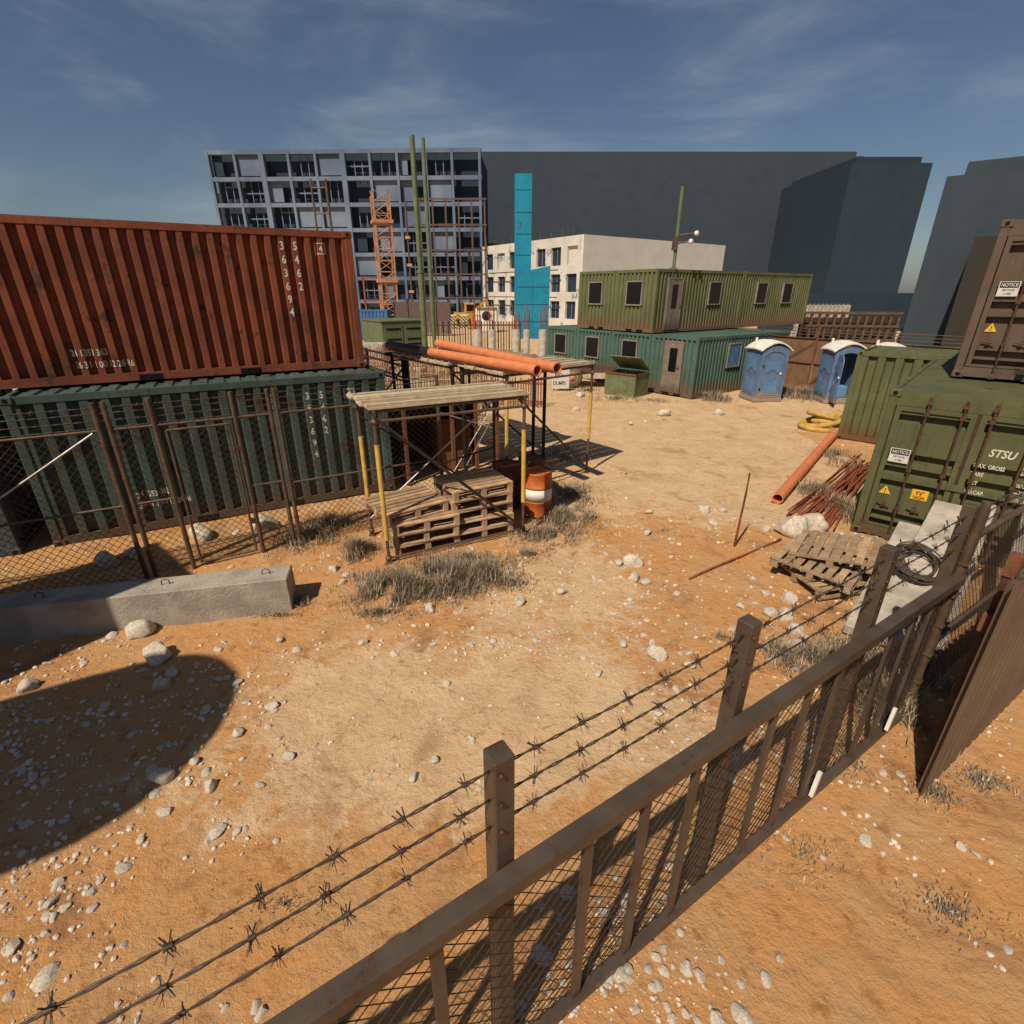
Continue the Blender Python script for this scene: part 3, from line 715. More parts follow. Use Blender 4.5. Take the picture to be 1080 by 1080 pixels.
# ------------------------------------------------------------------ pallets
def make_pallet(label, group, mat=M_wood, L=1.2, W=.95, sc=1.38, n=7):
    r = thing('wooden_pallet', label, 'pallet', (0, 0, 0), 0, group)
    rnd = random.Random(label); a, b_, c_, d_ = .022*sc, .100*sc, .122*sc, .142*sc
    def one(nm, t0, t1, *bx):
        m = MB(); m.cur = rnd.uniform(t0, t1); m.bbox(*bx, .003); m.build(nm, mat, r)
    for i in range(n):
        y0 = i*(W-.1)/(n-1); one('top_board', .65, 1.25, rnd.uniform(-.012, .008), y0, c_, L+rnd.uniform(-.008, .012), y0+.10, d_+rnd.uniform(-.002, .003))
    for x in (0, L/2-.05, L-.1):
        one('stringer_board', .7, 1.2, x, .004, b_+.001, x+.1, W-.004, c_-.001)
        for y in (0, W/2-.05, W-.1): one('block', .7, 1.2, x+.004, y+.004, a+.001, x+.096, y+.096, b_)
    for y in (0, W/2-.05, W-.1): one('bottom_board', .6, 1.1, .003, y, 0, L-.003, y+.1, a)
    return r
PH = .142*1.38+.003
ANG = math.atan2(.457, .89)
def RP(p, a): return (p[0]+.0, p[1]+.0)
ordn = ['lowest', 'second from bottom', 'middle', 'second from top', 'topmost']
base = Vector((-1.0, 8.06, 0))
protoP = None
for i in range(5):
    lab = f'brown wooden pallet, {ordn[i]} of the tall stack beside the orange barrel'
    pos = base+Vector((random.uniform(-.04, .04), random.uniform(-.03, .03), .01+i*PH)); an = ANG+random.uniform(-.05, .05)
    if protoP is None: protoP = make_pallet(lab, 'pallets stacked under the near scaffold', L=1.15, W=.95); protoP.location = pos; protoP.rotation_euler = (0, 0, an)
    else: dup(protoP, pos, an, lab)
base2 = Vector((-1.96, 7.55, 0))
ord2 = ['lowest', 'second from bottom', 'second from top', 'askew topmost']
for i in range(4):
    lab = f'brown wooden pallet, {ord2[i]} one of the low stack by the yellow front leg'
    pos = base2+Vector((random.uniform(-.03, .03), random.uniform(-.03, .03), .01+i*PH)); an = ANG+random.uniform(-.05, .05)
    if i == 3: an = ANG+.16; pos += Vector((-.04, -.02, 0))
    dup(protoP, pos, an, lab)
o = dup(protoP, (-1.28, 8.62, .1), ANG, 'wooden pallet leaning on edge behind the two stacks under the near scaffold'); o.rotation_euler = (math.radians(8), math.radians(38), ANG)
def edge_place(o, Lp, Rp):
    """put a pallet so that its board ends run from Rp to Lp"""
    d = Lp-Rp; th = .142*1.1
    o.location = Rp-Vector((0, 0, th)); o.rotation_euler = (math.asin(d.z/d.length), math.radians(-2), math.atan2(d.y, d.x)-math.pi/2)
g0 = make_pallet('greyish wooden pallet lying on top of the heap by the green container', 'weathered pallets heaped by the moss green container', M_woodgrey, L=1.0, W=1.1, sc=1.1, n=8)
edge_place(g0, G(847, 585, .44), G(925, 596, .58))
o = dup(g0, (0, 0, 0), 0, 'greyish wooden pallet in the middle of the heap, sticking out to the left'); edge_place(o, G(808, 585, .36), G(899, 618, .32))
o = dup(g0, (0, 0, 0), 0, 'greyish wooden pallet lying on the ground at the bottom of the heap'); edge_place(o, G(818, 590, .17), G(866, 624, .165))
# ------------------------------------------------------------------ barrels
def barrel(name, label, loc, mat, band=None, rr=.29, h=.9):
    r = thing(name, label, 'barrel', loc, random.random(), 'steel barrels beside the near scaffold')
    pr = [(rr*.9, .02), (rr, 0), (rr, .03), (rr*.985, .04), (rr*.985, .29), (rr*1.02, .30), (rr*.985, .31), (rr*.985, .59), (rr*1.02, .60), (rr*.985, .61), (rr*.985, h-.04), (rr, h-.03), (rr, h), (rr*.95, h)]
    m = MB(); m.lathe(pr, 32); m.build('drum', mat, r)
    m = MB(); m.lathe([(rr*.95, h-.02), (.001, h-.018)], 32); m.tube((.14, 0, h-.02), (.14, 0, h+.0), .03, 10); m.build('lid', mat, r)
    if band:
        m = MB(); m.lathe([(rr*.985+.002, .33), (rr*.985+.004, .33), (rr*.985+.004, .57), (rr*.985+.002, .57)], 32); m.build('white_band', M_white, r)
    return r
barrel('steel_barrel', 'orange steel barrel with a white band, right of the tall pallet stack', (.50, 9.52, 0), M_barrelo, True)
barrel('steel_barrel', 'dark rusty steel barrel behind the tall pallet stack, leftmost of the three', (-.12, 9.95, 0), M_barrelr)
barrel('steel_barrel', 'rusty steel barrel standing between the orange barrel and the dark one', (.42, 10.35, 0), M_barrelr)
# ------------------------------------------------------------------ rusty storage cage behind fence (right of teal container)
cg = thing('rusty_storage_cage', 'storage cage, shade painted as black panels, with rusty uprights and crossed rods behind the wire fence', 'storage cage', (-2.45, 11.15, 0), A1)
m = MB(); m.box(0, 1.3, 0, 2.4, 1.36, 1.8); m.box(0, .0, 1.73, 2.4, 1.3, 1.8); m.box(-.04, 0, 0, 0, 1.36, 1.8); m.build('shade_panels', M_shade, cg)  # black panels painted for the shaded space behind the fence
for x in (.02, 1.15, 1.75, 2.31):
    m = MB(); m.box(x, -.1, 0, x+.07, -.01, 1.9); m.build('upright', M_rust, cg)
m = MB(); m.box(1.0, .5, 0, 1.9, 1.2, 1.3); m.build('rusty_bin', M_rust, cg)
for a, b in (((1.1, .1), (2.4, 1.9)), ((1.2, 1.9), (2.45, .15)), ((.9, 1.6), (2.2, 1.1))):
    m = MB(); m.tube((a[0], -.12, a[1]), (b[0], -.12, b[1]), .014, 6); m.build('crossed_rod', M_galv if a[0] < 1.15 else M_tube, cg)

# ------------------------------------------------------------------ foreground barbed fence
F0 = Vector((-.04, 1.48, 0)); fdir = Vector((4.0, 2.55, 0)).normalized(); fang = math.atan2(fdir.y, fdir.x)
ff = thing('steel_fence', 'brown square post steel fence with three barbed wires across the foreground', 'fence', F0, fang)
ps = [.03, 1.73, 3.42, 4.93]
FH = [2.35, 2.36, 2.365, 2.37]
for s, h in zip(ps, FH):
    m = MB(); m.bbox(s-.05, -.05+.075, -.1, s+.05, .05+.075, h, .006); m.build('post', M_fence, ff)
m = MB(); m.bbox(-2.2, -.07, 1.60, 4.98, .02, 1.70, .006); m.build('top_rail', M_fence, ff)
m = MB(); m.bbox(-2.2, -.05, .03, 5.0, .02, .10, .005); m.build('bottom_rail', M_fence, ff)
for s in (-1.7, -1.25, -.8, -.35, .5, .92, 1.34, 2.12, 2.55, 2.98, 3.8, 4.18, 4.56):
    m = MB(); m.box(s-.03, -.028, .10, s+.03, .0, 1.60); m.build('bar', M_fence, ff)
m = MB(); chainlink(m, (-2.15, .006, 0), (4.9, .006, 0), .1, 1.6, .10, .0032); m.build('wire_mesh', M_mesh, ff)
for s in ps:
    for z in (2.27, 2.10, 1.93, 1.5, .3):
        m = MB(); m.tube((s-.02, .024, z), (s-.02, .012, z), .011, 6); m.build('bolt', M_rod, ff)
for s in (1.15, 2.15, 3.1, 3.8):
    m = MB(); m.prism([(0, 0), (.05, 0), (0, -.07)], -.03, -.02, Matrix.Translation((s+.03, 0, 1.6))); m.build('gusset', M_fence, ff)
for z in (2.27, 2.10, 1.93):
    for a, b in ((-2.2, .03), (.03, 1.73), (1.73, 3.42), (3.42, 4.93)):
        m = MB(); barbed(m, (a+.05, .07, z), (b-.05, .07, z), .27, .0042, .052, 7); m.build('barbed_wire', M_wire, ff)
m = MB(); m.bbox(-2.25, .025, -.1, -2.15, .125, 2.4, .006); m.build('post', M_fence, ff)
for s in (3.02, 4.35):
    m = MB(); m.box(-.012, -.03, 0, .022, -.0, .26, Matrix.Translation((s, -.05, .16)) @ Matrix.Rotation(.12, 4, 'Y')); m.build('mesh_clip', M_white, ff)
# adjoining tube-frame panel
tf = thing('tube_frame_fence_panel', 'round tube fence panel with clamps, joined to the right end of the square post fence', 'fence', F0+fdir*5.09, fang)
for s, rr in ((0, .037), (.085, .03)):
    m = MB(); m.tube((s, .02, -.1), (s, .02, 2.38-s), rr, 12); m.build('post', M_fencetube, tf)
for z in (.35, .7, 1.05, 1.4, 1.75): m = MB(); m.box(-.045, -.025, z, .125, .065, z+.018); m.build('clamp', M_fencetube, tf)
m = MB(); m.tube((.09, .02, 2.02), (5.5, .02, 2.02), .032, 10); m.build('rail', M_fencetube, tf)
m = MB(); m.tube((.09, .02, .9), (5.5, .02, .9), .026, 10); m.build('rail', M_fencetube, tf)
for z in (2.16, 2.26, 2.34): m = MB(); barbed(m, (0, .02, z), (5.5, .02, z), .3, .004, .035, 4); m.build('barbed_wire', M_wire, tf)
m = MB(); m.tube((5.5, .02, 0), (5.5, .02, 2.4), .037, 12); m.build('post', M_fencetube, tf)
m = MB(); chainlink(m, (.1, .02, 0), (5.4, .02, 0), .05, 2.0, .09, .0028); m.build('wire_mesh', M_mesh, tf)
# corrugated sheet + rusty beam
sp = Vector((3.60, 3.16, 0)); sa = math.atan2(1.39, 2.24)
sh = thing('corrugated_metal_sheet', 'brown corrugated metal sheet standing upright at the right edge beside the tube fence', 'metal sheet', sp, sa)
m = MB(); f2, br2 = trap(.17, .05, 0)
xs = [0]+br2(0, 3.2)+[3.2]; vs = []; th = .004
for x in xs: vs += [Vector((x, f2(x), 0)), Vector((x, f2(x), 2.15)), Vector((x, f2(x)+th, 0)), Vector((x, f2(x)+th, 2.15))]
fs = []
for i in range(len(xs)-1):
    a, b = 4*i, 4*i+4; fs += [(a, b, b+1, a+1), (a+2, a+3, b+3, b+2), (a+1, b+1, b+3, a+3), (a, a+2, b+2, b)]
fs += [(0, 1, 3, 2)]; m._a(vs, fs); fixn(m.build('sheet', M_sheet, sh))
for x in (.3, 1.6, 2.9): m = MB(); m.bbox(x, .03, -.1, x+.06, .09, 2.0, .005); m.build('support_post', M_fence, sh)
rb = thing('rusty_steel_beam', 'rusty upright steel beam leaning against the edge of the brown corrugated sheet', 'steel beam', (3.82, 3.42, 0), sa)
m = MB(); m.bbox(-.032, -.03, -.05, .032, .03, 2.24, .004); m.build('beam', M_rod, rb)
m = MB(); m.box(-.045, -.04, 2.1, .045, .04, 2.28); m.build('rusty_head', M_rust, rb)
m = MB(); m.box(-.12, -.03, 1.62, -.033, .03, 1.78); m.build('bracket', M_rust, rb)

# ------------------------------------------------------------------ concrete planks leaning, cable coil
def plank_between(name, label, p0, p1, wd, th, mat, group):
    p0, p1 = Vector(p0), Vector(p1); d = p1-p0
    r = thing(name, label, 'concrete slab', p0, 0, group); r.rotation_mode = 'QUATERNION'
    x = d.normalized(); y = Vector((0, 0, 1)).cross(x).normalized(); z = x.cross(y)
    r.rotation_quaternion = Matrix((x, y, z)).transposed().to_quaternion()
    o = rough_box(0, -wd/2, 0, d.length, wd/2, th, 'slab_body', mat, r, .16, .003, .008)
    m = MB(); m.path([(d.length-.75, -.02, th-.01), (d.length-.72, -.01, th+.03), (d.length-.62, .02, th+.03), (d.length-.6, .03, th-.01)], .006, 5); m.build('lifting_loop', M_rod, r)
    return r
GL = 'concrete slabs leaning on the moss green container'
plank_between('concrete_slab', 'widest concrete slab leaning on the moss green container doors, under the cable coil', (4.7, 5.2, .02), (7.28, 7.75, .78), .56, .14, M_concw, GL)
plank_between('concrete_slab', 'lower left concrete slab lying beside the wide one, near the pallets', (4.42, 5.42, .02), (6.5, 7.6, .5), .3, .14, M_concw, GL)
plank_between('concrete_slab', 'narrow concrete slab on edge right of the wide one, left of the square fence post', (5.05, 4.95, .05), (7.55, 7.45, .85), .13, .2, M_concw, GL)
plank_between('concrete_slab', 'narrow concrete slab seen between the square post and the round fence post', (5.45, 4.75, .05), (7.85, 7.15, .95), .13, .2, M_concw, GL)
cc = thing('cable_coil', 'loose coil of dark steel cable lying on the widest concrete slab', 'cable coil', (5.72, 6.35, .52))
m = MB(); rnd = random.Random(3); pts = []
for i in range(420):
    a = i*.21; rr = .35+.06*math.sin(i*.051)+.03*math.sin(i*.37); pts.append((math.cos(a)*rr+.04*math.sin(i*.023), math.sin(a)*rr*.72, .02+.10*abs(math.sin(i*.047))+.06*math.sin(a)))
m.path(pts, .011, 5); m.build('cable', M_cable, cc); cc.rotation_euler = (math.radians(4), math.radians(-12), .75)

# ------------------------------------------------------------------ loose pipe, rebar bundle, rods, hose
a, b = G(820, 526, .11), G(880, 457, .11)
pipe_thing('orange_pipe', 'long orange pipe lying on the sand in front of the rusty steel bars', a, b, .115, M_orange)
rbg = 'rusty steel bars in a bundle beside the moss green container'
for i in range(26):
    t = i/25; lay = i % 3
    s0 = G(828+62*t*.78, 541+12*t*1.6, .04)+Vector((random.uniform(-.08, .08), random.uniform(-.12, .12), 0)); s1 = G(906+6*t, 486+16*t, .04)+Vector((random.uniform(-.1, .1), random.uniform(-.25, .25), 0))
    s0.z = .03+lay*.035+random.uniform(0, .03); s1.z = .06+lay*.05+random.uniform(0, .12)
    m = MB(); L0 = s1-s0; nseg = 10
    m.path([L0*(k/nseg)+Vector((0, 0, .02*math.sin(k*.9+i))) for k in range(nseg+1)], .016, 6)
    o = m.build('steel_bar', M_rebar, None); o.location = s0
    tag(o, 'thin rusty steel bar in the bundle between orange pipe and moss green container', 'steel bar', rbg)
p = G(774, 578)
m = MB(); m.path([(0, 0, -.05), (.01, 0, .5), (.035, .01, 1.0), (.02, 0, 1.38)], .017, 6)
for k in range(40): m.lathe([(.018, 0), (.0205, .006), (.018, .012)], 6, (.01+.02*k/40, 0, .03+k*.033))
o = m.build('steel_rod', M_rebar); o.location = p; tag(o, 'thin rusty steel rod standing upright in the middle of the sand yard', 'steel rod')
p, q = G(727, 610, .04), G(824, 568, .06)
m = MB(); m.path([(q-p)*(k/12)+Vector((0, 0, .008*math.sin(k*.5))) for k in range(13)], .017, 6); o = m.build('steel_rod', M_rebar); o.location = p; tag(o, 'thin rusty steel rod lying on the sand, pointing at the pair of boulders', 'steel rod')
hp = G(865, 452); ho = thing('yellow_hose_coil', 'coiled thick yellow hose on the sand beside the yellowish green container', 'hose', hp)
for k, (ra, rb_, cx, cy, zz, t) in enumerate(((.62, .48, 0, 0, .09, .0), (.56, .5, .08, .05, .24, .09), (.5, .36, .12, .1, .38, -.1))):
    m = MB(); pts = [(cx+ra*math.cos(a_*.2), cy+rb_*math.sin(a_*.2), zz+.05*math.sin(a_*.2+k*2)+t*math.cos(a_*.2)) for a_ in range(0, 32)]; m.path(pts, .085, 10); m.build('loop', M_hose, ho)

# ------------------------------------------------------------------ portable toilets
def toilet(label, loc, rz, open_=False):
    W = 1.12; r = thing('portable_toilet', label, 'portable toilet', loc, rz, 'blue portable toilets')
    m = MB(); h = 1.98
    m.bbox(-.04, -.04, 0, W+.04, W+.04, .14, .02); m.build('base', M_blue, r)
    m = MB(); m.box(0, .04, .14, .05, W, h); m.box(W-.05, .04, .14, W, W, h); m.box(.05, W-.05, .14, W-.05, W, h); m.build('body', M_blue, r)
    for x, sg in ((0, -1), (W, 1)):
        for z0, z1 in ((.28, .98), (1.14, 1.84)):
            m = MB(); a_ = x-.018 if sg < 0 else x+.003; b_ = a_+.015; M = Matrix.Identity(4)
            poly = [(.16, z0), (.98, z0), (.98, z1), (.78, z1), (.68, z1-.13), (.46, z1-.13), (.36, z1), (.16, z1)] if z0 < 1 else [(.16, z1), (.16, z0), (.36, z0), (.46, z0+.13), (.68, z0+.13), (.78, z0), (.98, z0), (.98, z1)]
            R = Matrix(((0, 1, 0, 0), (1, 0, 0, 0), (0, 0, 1, 0), (0, 0, 0, 1)))
            m.prism(poly, a_, b_, R); fixn(m.build('side_panel', M_blue, r))
            m = MB(); c_ = [( .57+(u-.57)*.8, (z0+z1)/2+(v-(z0+z1)/2)*.8) for u, v in poly]; a2 = x-.026 if sg < 0 else x+.019
            m.prism(c_, a2, a2+.007, R); fixn(m.build('side_panel_inset', M_bluei, r))
    # arched front
    arc = [(W/2+(W/2-.12)*math.cos(t_), 1.62+.33*math.sin(t_)) for t_ in [math.pi*i/14 for i in range(15)]]
    top = [(W/2+(W/2)*math.cos(t_), 1.86+.30*math.sin(t_)) for t_ in [math.pi*i/14 for i in range(15)]]
    m = MB()
    for i in range(14):
        m.prism([arc[i], top[i], top[i+1], arc[i+1]], -.02, .045)
    m.prism([(0, .14), (.12, .14), (.12, 1.62), (0, 1.86)], -.02, .045); m.prism([(W-.12, .14), (W, .14), (W, 1.86), (W-.12, 1.62)], -.02, .045)
    fixn(m.build('front_frame', M_blue, r))
    # door
    dpoly = [(.0, .0), (W-.26, 0), (W-.26, 1.46)]+[((W-.26)/2+(W/2-.13)*math.cos(t_), 1.46+.31*math.sin(t_)) for t_ in [math.pi*i/12 for i in range(13)]]+[(0, 1.46)]
    dr = MB(); dr.prism(dpoly, 0, .035); do = fixn(dr.build('door', M_blue, r)); do.location = (.13, .0, .16)
    if open_: do.rotation_euler = (0, 0, math.radians(-101)); 
    for z0, z1, up in ((.1, .78, 1), (.95, 1.5, 0)):
        w2 = W-.26
        poly = [(.1, z0), (w2-.1, z0), (w2-.1, z1), (w2-.25, z1), (w2/2+.1, z1-.12), (w2/2-.1, z1-.12), (.25, z1), (.1, z1)] if up else [(.1, z1), (.1, z0), (.25, z0), (w2/2-.1, z0+.12), (w2/2+.1, z0+.12), (w2-.25, z0), (w2-.1, z0), (w2-.1, z1)]
        m = MB(); m.prism(poly, -.016, -.002); fixn(m.build('door_panel', M_blue, do))
        m = MB(); c_ = [(w2/2+(u-w2/2)*.8, (z0+z1)/2+(v-(z0+z1)/2)*.8) for u, v in poly]; m.prism(c_, -.024, -.0165); fixn(m.build('door_panel_inset', M_bluei, do))
    m = MB(); m.tube((W-.35, -.04, .95), (W-.35, -.002, .95), .045, 12); m.build('latch', M_white, do)
    for z in (.3, 1.2): m = MB(); m.box(-.03, -.03, z, .03, -.002, z+.1); m.build('hinge', M_black, do)
    # roof
    R_ = MB(); prof = []
    xs = [i/20 for i in range(21)]
    def rz_(u): 
        b_ = math.cos((u-.5)*math.pi*1.0); return 2.02+.30*max(0, b_)**1.0*(1 if .1 < u < .9 else (.35+.65*min(u, 1-u)/.1))
    poly = [(-.09+u*(W+.18), rz_(u)) for u in xs]+[(-.09+u*(W+.18), rz_(u)-.05) for u in reversed(xs)]
    ys = [(-.09, 0), (.1, .03), (W*.5, .05), (W-.05, .02), (W+.07, 0)]
    n = len(poly); vs = []
    for y, dz in ys: vs += [Vector((x, y, z+dz)) for x, z in poly]
    fs = [tuple(range(n)), tuple(range(len(ys)*n-1, (len(ys)-1)*n-1, -1))]
    for k in range(len(ys)-1):
        for i in range(n): fs.append((k*n+i, (k+1)*n+i, (k+1)*n+(i+1) % n, k*n+(i+1) % n))
    R_._a(vs, fs); fixn(R_.build('roof', M_white, r))
    m = MB(); m.tube((.2, W-.2, 2.05), (.2, W-.2, 2.42), .05, 10); m.build('vent_pipe', M_white, r)
    if open_:
        m = MB(); m.bbox(.08, W-.55, .14, W-.08, W-.06, .6, .03); m.build('toilet_bench', M_bluei, r)
        m = MB(); m.lathe([(.10, .6), (.2, .6), (.21, .63), (.19, .65), (.12, .65)], 20, (W/2, W-.32, 0)); m.build('toilet_seat', M_white, r)
        m = MB(); m.bbox(W/2-.2, W-.14, .66, W/2+.2, W-.07, 1.05, .02); m.build('cistern', M_bluei, r)
    else: pass
    return r
TA = math.atan2(-.45, .89)
ta = math.atan2(.30, .95)
toilet('blue portable toilet with closed door at the corner of the teal container office', (9.80, 20.85, 0), .10)
toilet('blue portable toilet with its door open, half hidden by the yellowish green container', (12.48, 20.55, 0), -.12, True)
toilet('blue portable toilet of which only the white roof shows above the yellowish green container', (13.55, 19.75, 0), -.3)

# ------------------------------------------------------------------ rear screen fence
fr0 = Vector((11.6, 25.0, 0)); fr = Vector((.573, -.819, 0)); far_ = math.atan2(fr.y, fr.x)
sf = thing('screened_fence', 'brown screened fence with barbed wire behind the blue toilets', 'fence', fr0, far_)
m = MB(); 
for i in range(5): m.box(i*2.5+.04, -.008, .1, i*2.5+2.46, .008, 2.25)
m.build('brown_screen', M_screen, sf)
for i in range(6):
    m = MB(); m.tube((i*2.5, -.04, 0), (i*2.5, -.04, 2.75), .04, 8); m.build('post', M_rust if i % 2 else M_tube, sf)
for z in (2.28, 1.25): m = MB(); m.tube((0, -.05, z), (12.5, -.05, z), .025, 6); m.build('rail', M_tube, sf)
for i in range(5): m = MB(); m.tube((i*2.5+.05, -.07, .4), (i*2.5+2.4, -.07, 2.1), .014, 5); m.build('diagonal_wire', M_wire, sf)
for z in (2.42, 2.54, 2.66): m = MB(); m.tube((-2.5, -.05, z), (12.5, -.05, z), .014, 5); m.build('barbed_wire', M_tube, sf)
# further fence to the right behind the green containers
rf = thing('wire_fence', 'wire fence with barbed strands beyond the third toilet, in front of the dark blocks', 'fence', fr0+fr*12.5, far_)
for i in range(5): m = MB(); m.tube((i*2.5+.1, 0, 0), (i*2.5+.1, 0, 2.8), .04, 8); m.build('post', M_tube, rf)
for z in (2.3, 2.42, 2.54, 2.66): m = MB(); m.tube((0, 0, z), (11, 0, z), .016, 5); m.build('barbed_wire', M_tube, rf)
m = MB(); chainlink(m, (0, 0, 0), (10, 0, 0), 1.2, 2.3, .14, .008); m.build('wire_mesh', M_mesh, rf)
# slatted timber formwork behind
tf2 = thing('slatted_formwork', 'brown slatted timber formwork rising behind the screened fence, right of the upper offices', 'timber formwork', (17.3, 32.5, 0), math.atan2(-.2, 1))
for i in range(13):
    x = i*.42; m = MB(); m.box(x, 0, 0, x+.13, .2, 3.05); m.build('upright', M_fencetube, tf2)
for z in (1.4, 2.2, 2.9): m = MB(); m.box(0, -.06, z, 5.2, -.002, z+.14); m.build('waler', M_fencetube, tf2)
m = MB(); m.box(0, .5, 0, 5.2, .6, 2.7); m.build('dark_backing', M_sealrust, tf2)  # dark panel behind the slats, filling their gaps
cb = thing('concrete_parapet', 'pale concrete parapet with ribs seen behind the formwork, right of the upper offices', 'concrete wall', (19.2, 36.8, 0), 0)
m = MB(); m.box(0, 0, 0, 3.4, .3, 3.3); m.build('wall_body', M_concw, cb)
for i in range(12): m = MB(); m.box(i*.28+.05, -.05, 2.6, i*.28+.12, -.002, 3.38); m.build('rib', M_conc, cb)

# ------------------------------------------------------------------ skip box, truck
sk = thing('rusty_skip_box', 'rusty green open box with a propped lid in front of the teal offices', 'skip box', (4.05, 22.75, 0), AO+.2)
m = MB(); W_, D_, H_ = 1.5, 1.1, .95
m.box(0, 0, 0, W_, .04, H_); m.box(0, D_-.04, 0, W_, D_, H_); m.box(0, .04, 0, .04, D_-.04, H_); m.box(W_-.04, .04, 0, W_, D_-.04, H_); m.box(.04, .04, 0, W_-.04, D_-.04, .1)
m.build('box_body', M_skip, sk)
m = MB(); m.box(-.03, -.03, H_-.06, W_+.03, -.001, H_+.01); m.box(W_+.001, -.03, H_-.06, W_+.03, D_, H_+.01); m.build('rim', M_rust, sk)
m = MB(); m.box(0, -D_, 0, W_, 0, .04, Matrix.Translation((.02, D_, H_+.06)) @ Matrix.Rotation(math.radians(-32), 4, 'X')); m.build('lid', M_skip, sk)
tk = thing('flatbed_trailer', 'dusty trailer with one orange hubbed wheel showing beneath the middle scaffold deck', 'trailer', (2.55, 24.3, 0), -.12)
m = MB(); m.box(-.2, 0, .75, 2.2, 1.3, .95); m.build('bed', M_fencetube, tk)
m = MB(); m.box(.7, .05, .42, 2.0, 1.2, .74); m.build('chassis', M_plank, tk)
for x in (0.1,):
    wh = MB(); wh.lathe([(.12, -.1), (.4, -.1), (.46, -.06), (.46, .06), (.4, .1), (.12, .1)], 28); wo_ = wh.build('wheel', M_tyre, tk); wo_.location = (x+.15, -.05, .46); wo_.rotation_euler = (math.pi/2, 0, 0)
    hb = MB(); hb.lathe([(.001, .13), (.08, .14), (.1, .1), (.2, .09), (.24, .12), (.26, .1)], 24); ho_ = hb.build('hub', M_crane, wo_)
wh = MB(); wh.lathe([(.12, -.1), (.4, -.1), (.46, -.06), (.46, .06), (.4, .1), (.12, .1)], 28); wo_ = wh.build('wheel', M_tyre, tk); wo_.location = (.25, 1.2, .46); wo_.rotation_euler = (math.pi/2, 0, 0)
sgn = thing('white_sign_board', 'small white board with faded lettering standing left of the trailer wheel', 'sign', (1.78, 23.3, 0), .05)
m = MB(); m.box(0, 0, .12, .78, .03, .95); m.build('board', M_signw, sgn)
lettering('faded_text', [('NO', .12, .62, .25, .9, 0, 'LEFT'), ('DUMPS', .06, .28, .22, .8, 0, 'LEFT')], M_tubed, sgn, y=-.004)
for x in (.08, .66): m = MB(); m.box(x, .031, 0, x+.05, .07, .9); m.build('leg', M_tube, sgn)

# ------------------------------------------------------------------ pit with rebar, columns
cg_ = 'white concrete columns with rusty bars on top'
for i, (u, vt, dia) in enumerate(((504, 349, .62), (519, 346, .46), (544, 348, .55), (555, 345, .42), (572, 350, .52))):
    p = G(u, 379); lab = ['leftmost white concrete column with rusty starter bars, behind the orange pipes', 'second white concrete column from the left, left of the blue steel tower', 'third white concrete column, under the left edge of the blue steel tower', 'slimmer white concrete column in front of the blue steel tower', 'rightmost white concrete column, next to the teal office'][i]
    r = thing('concrete_column', lab, 'concrete column', p, 0, cg_)
    m = MB(); m.lathe([(dia/2, 0), (dia/2, 1.85), (dia/2-.03, 1.88), (.001, 1.88)], 20); m.build('shaft', M_concw, r)
    m = MB()
    for k in range(9):
        a_ = 2*math.pi*k/9; m.tube((math.cos(a_)*dia*.38, math.sin(a_)*dia*.38, 1.8), (math.cos(a_)*dia*.4, math.sin(a_)*dia*.4, 2.9+random.uniform(-.2, .5)), .022, 5)
    for z in (2.1, 2.4, 2.7):
        m.path([(math.cos(a_*.7)*dia*.4, math.sin(a_*.7)*dia*.4, z) for a_ in range(10)], .015, 5)
    m.build('starter_bars', M_rebar, r)
    m = MB(); m.lathe([(dia/2+.02, 1.82), (dia/2+.03, .0)], 4) if False else None
def rebar_wall(label, p0, p1, h, n, mat=M_rebar, z0=0, mat2=None):
    p0, p1 = Vector((*p0, 0)), Vector((*p1, 0)); r = thing('rebar_mesh_wall', label, 'rebar cage', p0, 0, 'rebar cage walls of the pit'); d = p1-p0; nn = Vector((-d.y, d.x, 0)).normalized()
    m = MB()
    for i in range(n+1):
        for o_ in (0, .3):
            q = d*(i/n)+nn*o_+Vector((random.uniform(-.02, .02), 0, 0)); m.tube(q, q+Vector((0, 0, h+random.uniform(-.1, .25))), .022, 4, cap=False)
    m.build('upright_bars', mat, r)
    m = MB(); k = max(2, int(h/.35))
    for j in range(k):
        for o_ in (0, .3): z = .2+j*(h-.3)/(k-1); m.tube(nn*o_+Vector((0, 0, z)), d+nn*o_+Vector((0, 0, z)), .02, 4, cap=False)
    m.build('cross_bars', mat, r)
    return r
M_rebarp = pbr('rebar_pale', (.42, .27, .15), (.25, .14, .08), 2, .8, .1, 30)
rebar_wall('pale brown rebar cage wall nearest the near scaffold deck', (-5.6, 18.2), (-1.0, 17.2), 1.5, 22, M_rebarp)
rebar_wall('pale brown rebar cage wall running behind the black rack', (-8.6, 22.5), (-2.4, 21.2), 1.55, 30, M_rebarp)
rebar_wall('rebar cage wall at the far side of the pit, left of the green poles', (-11.5, 27.5), (-4.0, 27), 1.4, 34, M_rebar)
rebar_wall('rebar cage wall beneath the orange pipes, right of the green poles', (-4.0, 24.5), (-.6, 23.5), 1.5, 18, M_rebarp)
rebar_wall('short rebar cage wall at the right end of the pit by the scaffold legs', (-1.5, 20.5), (1.2, 19.6), 1.0, 14, M_rebar)
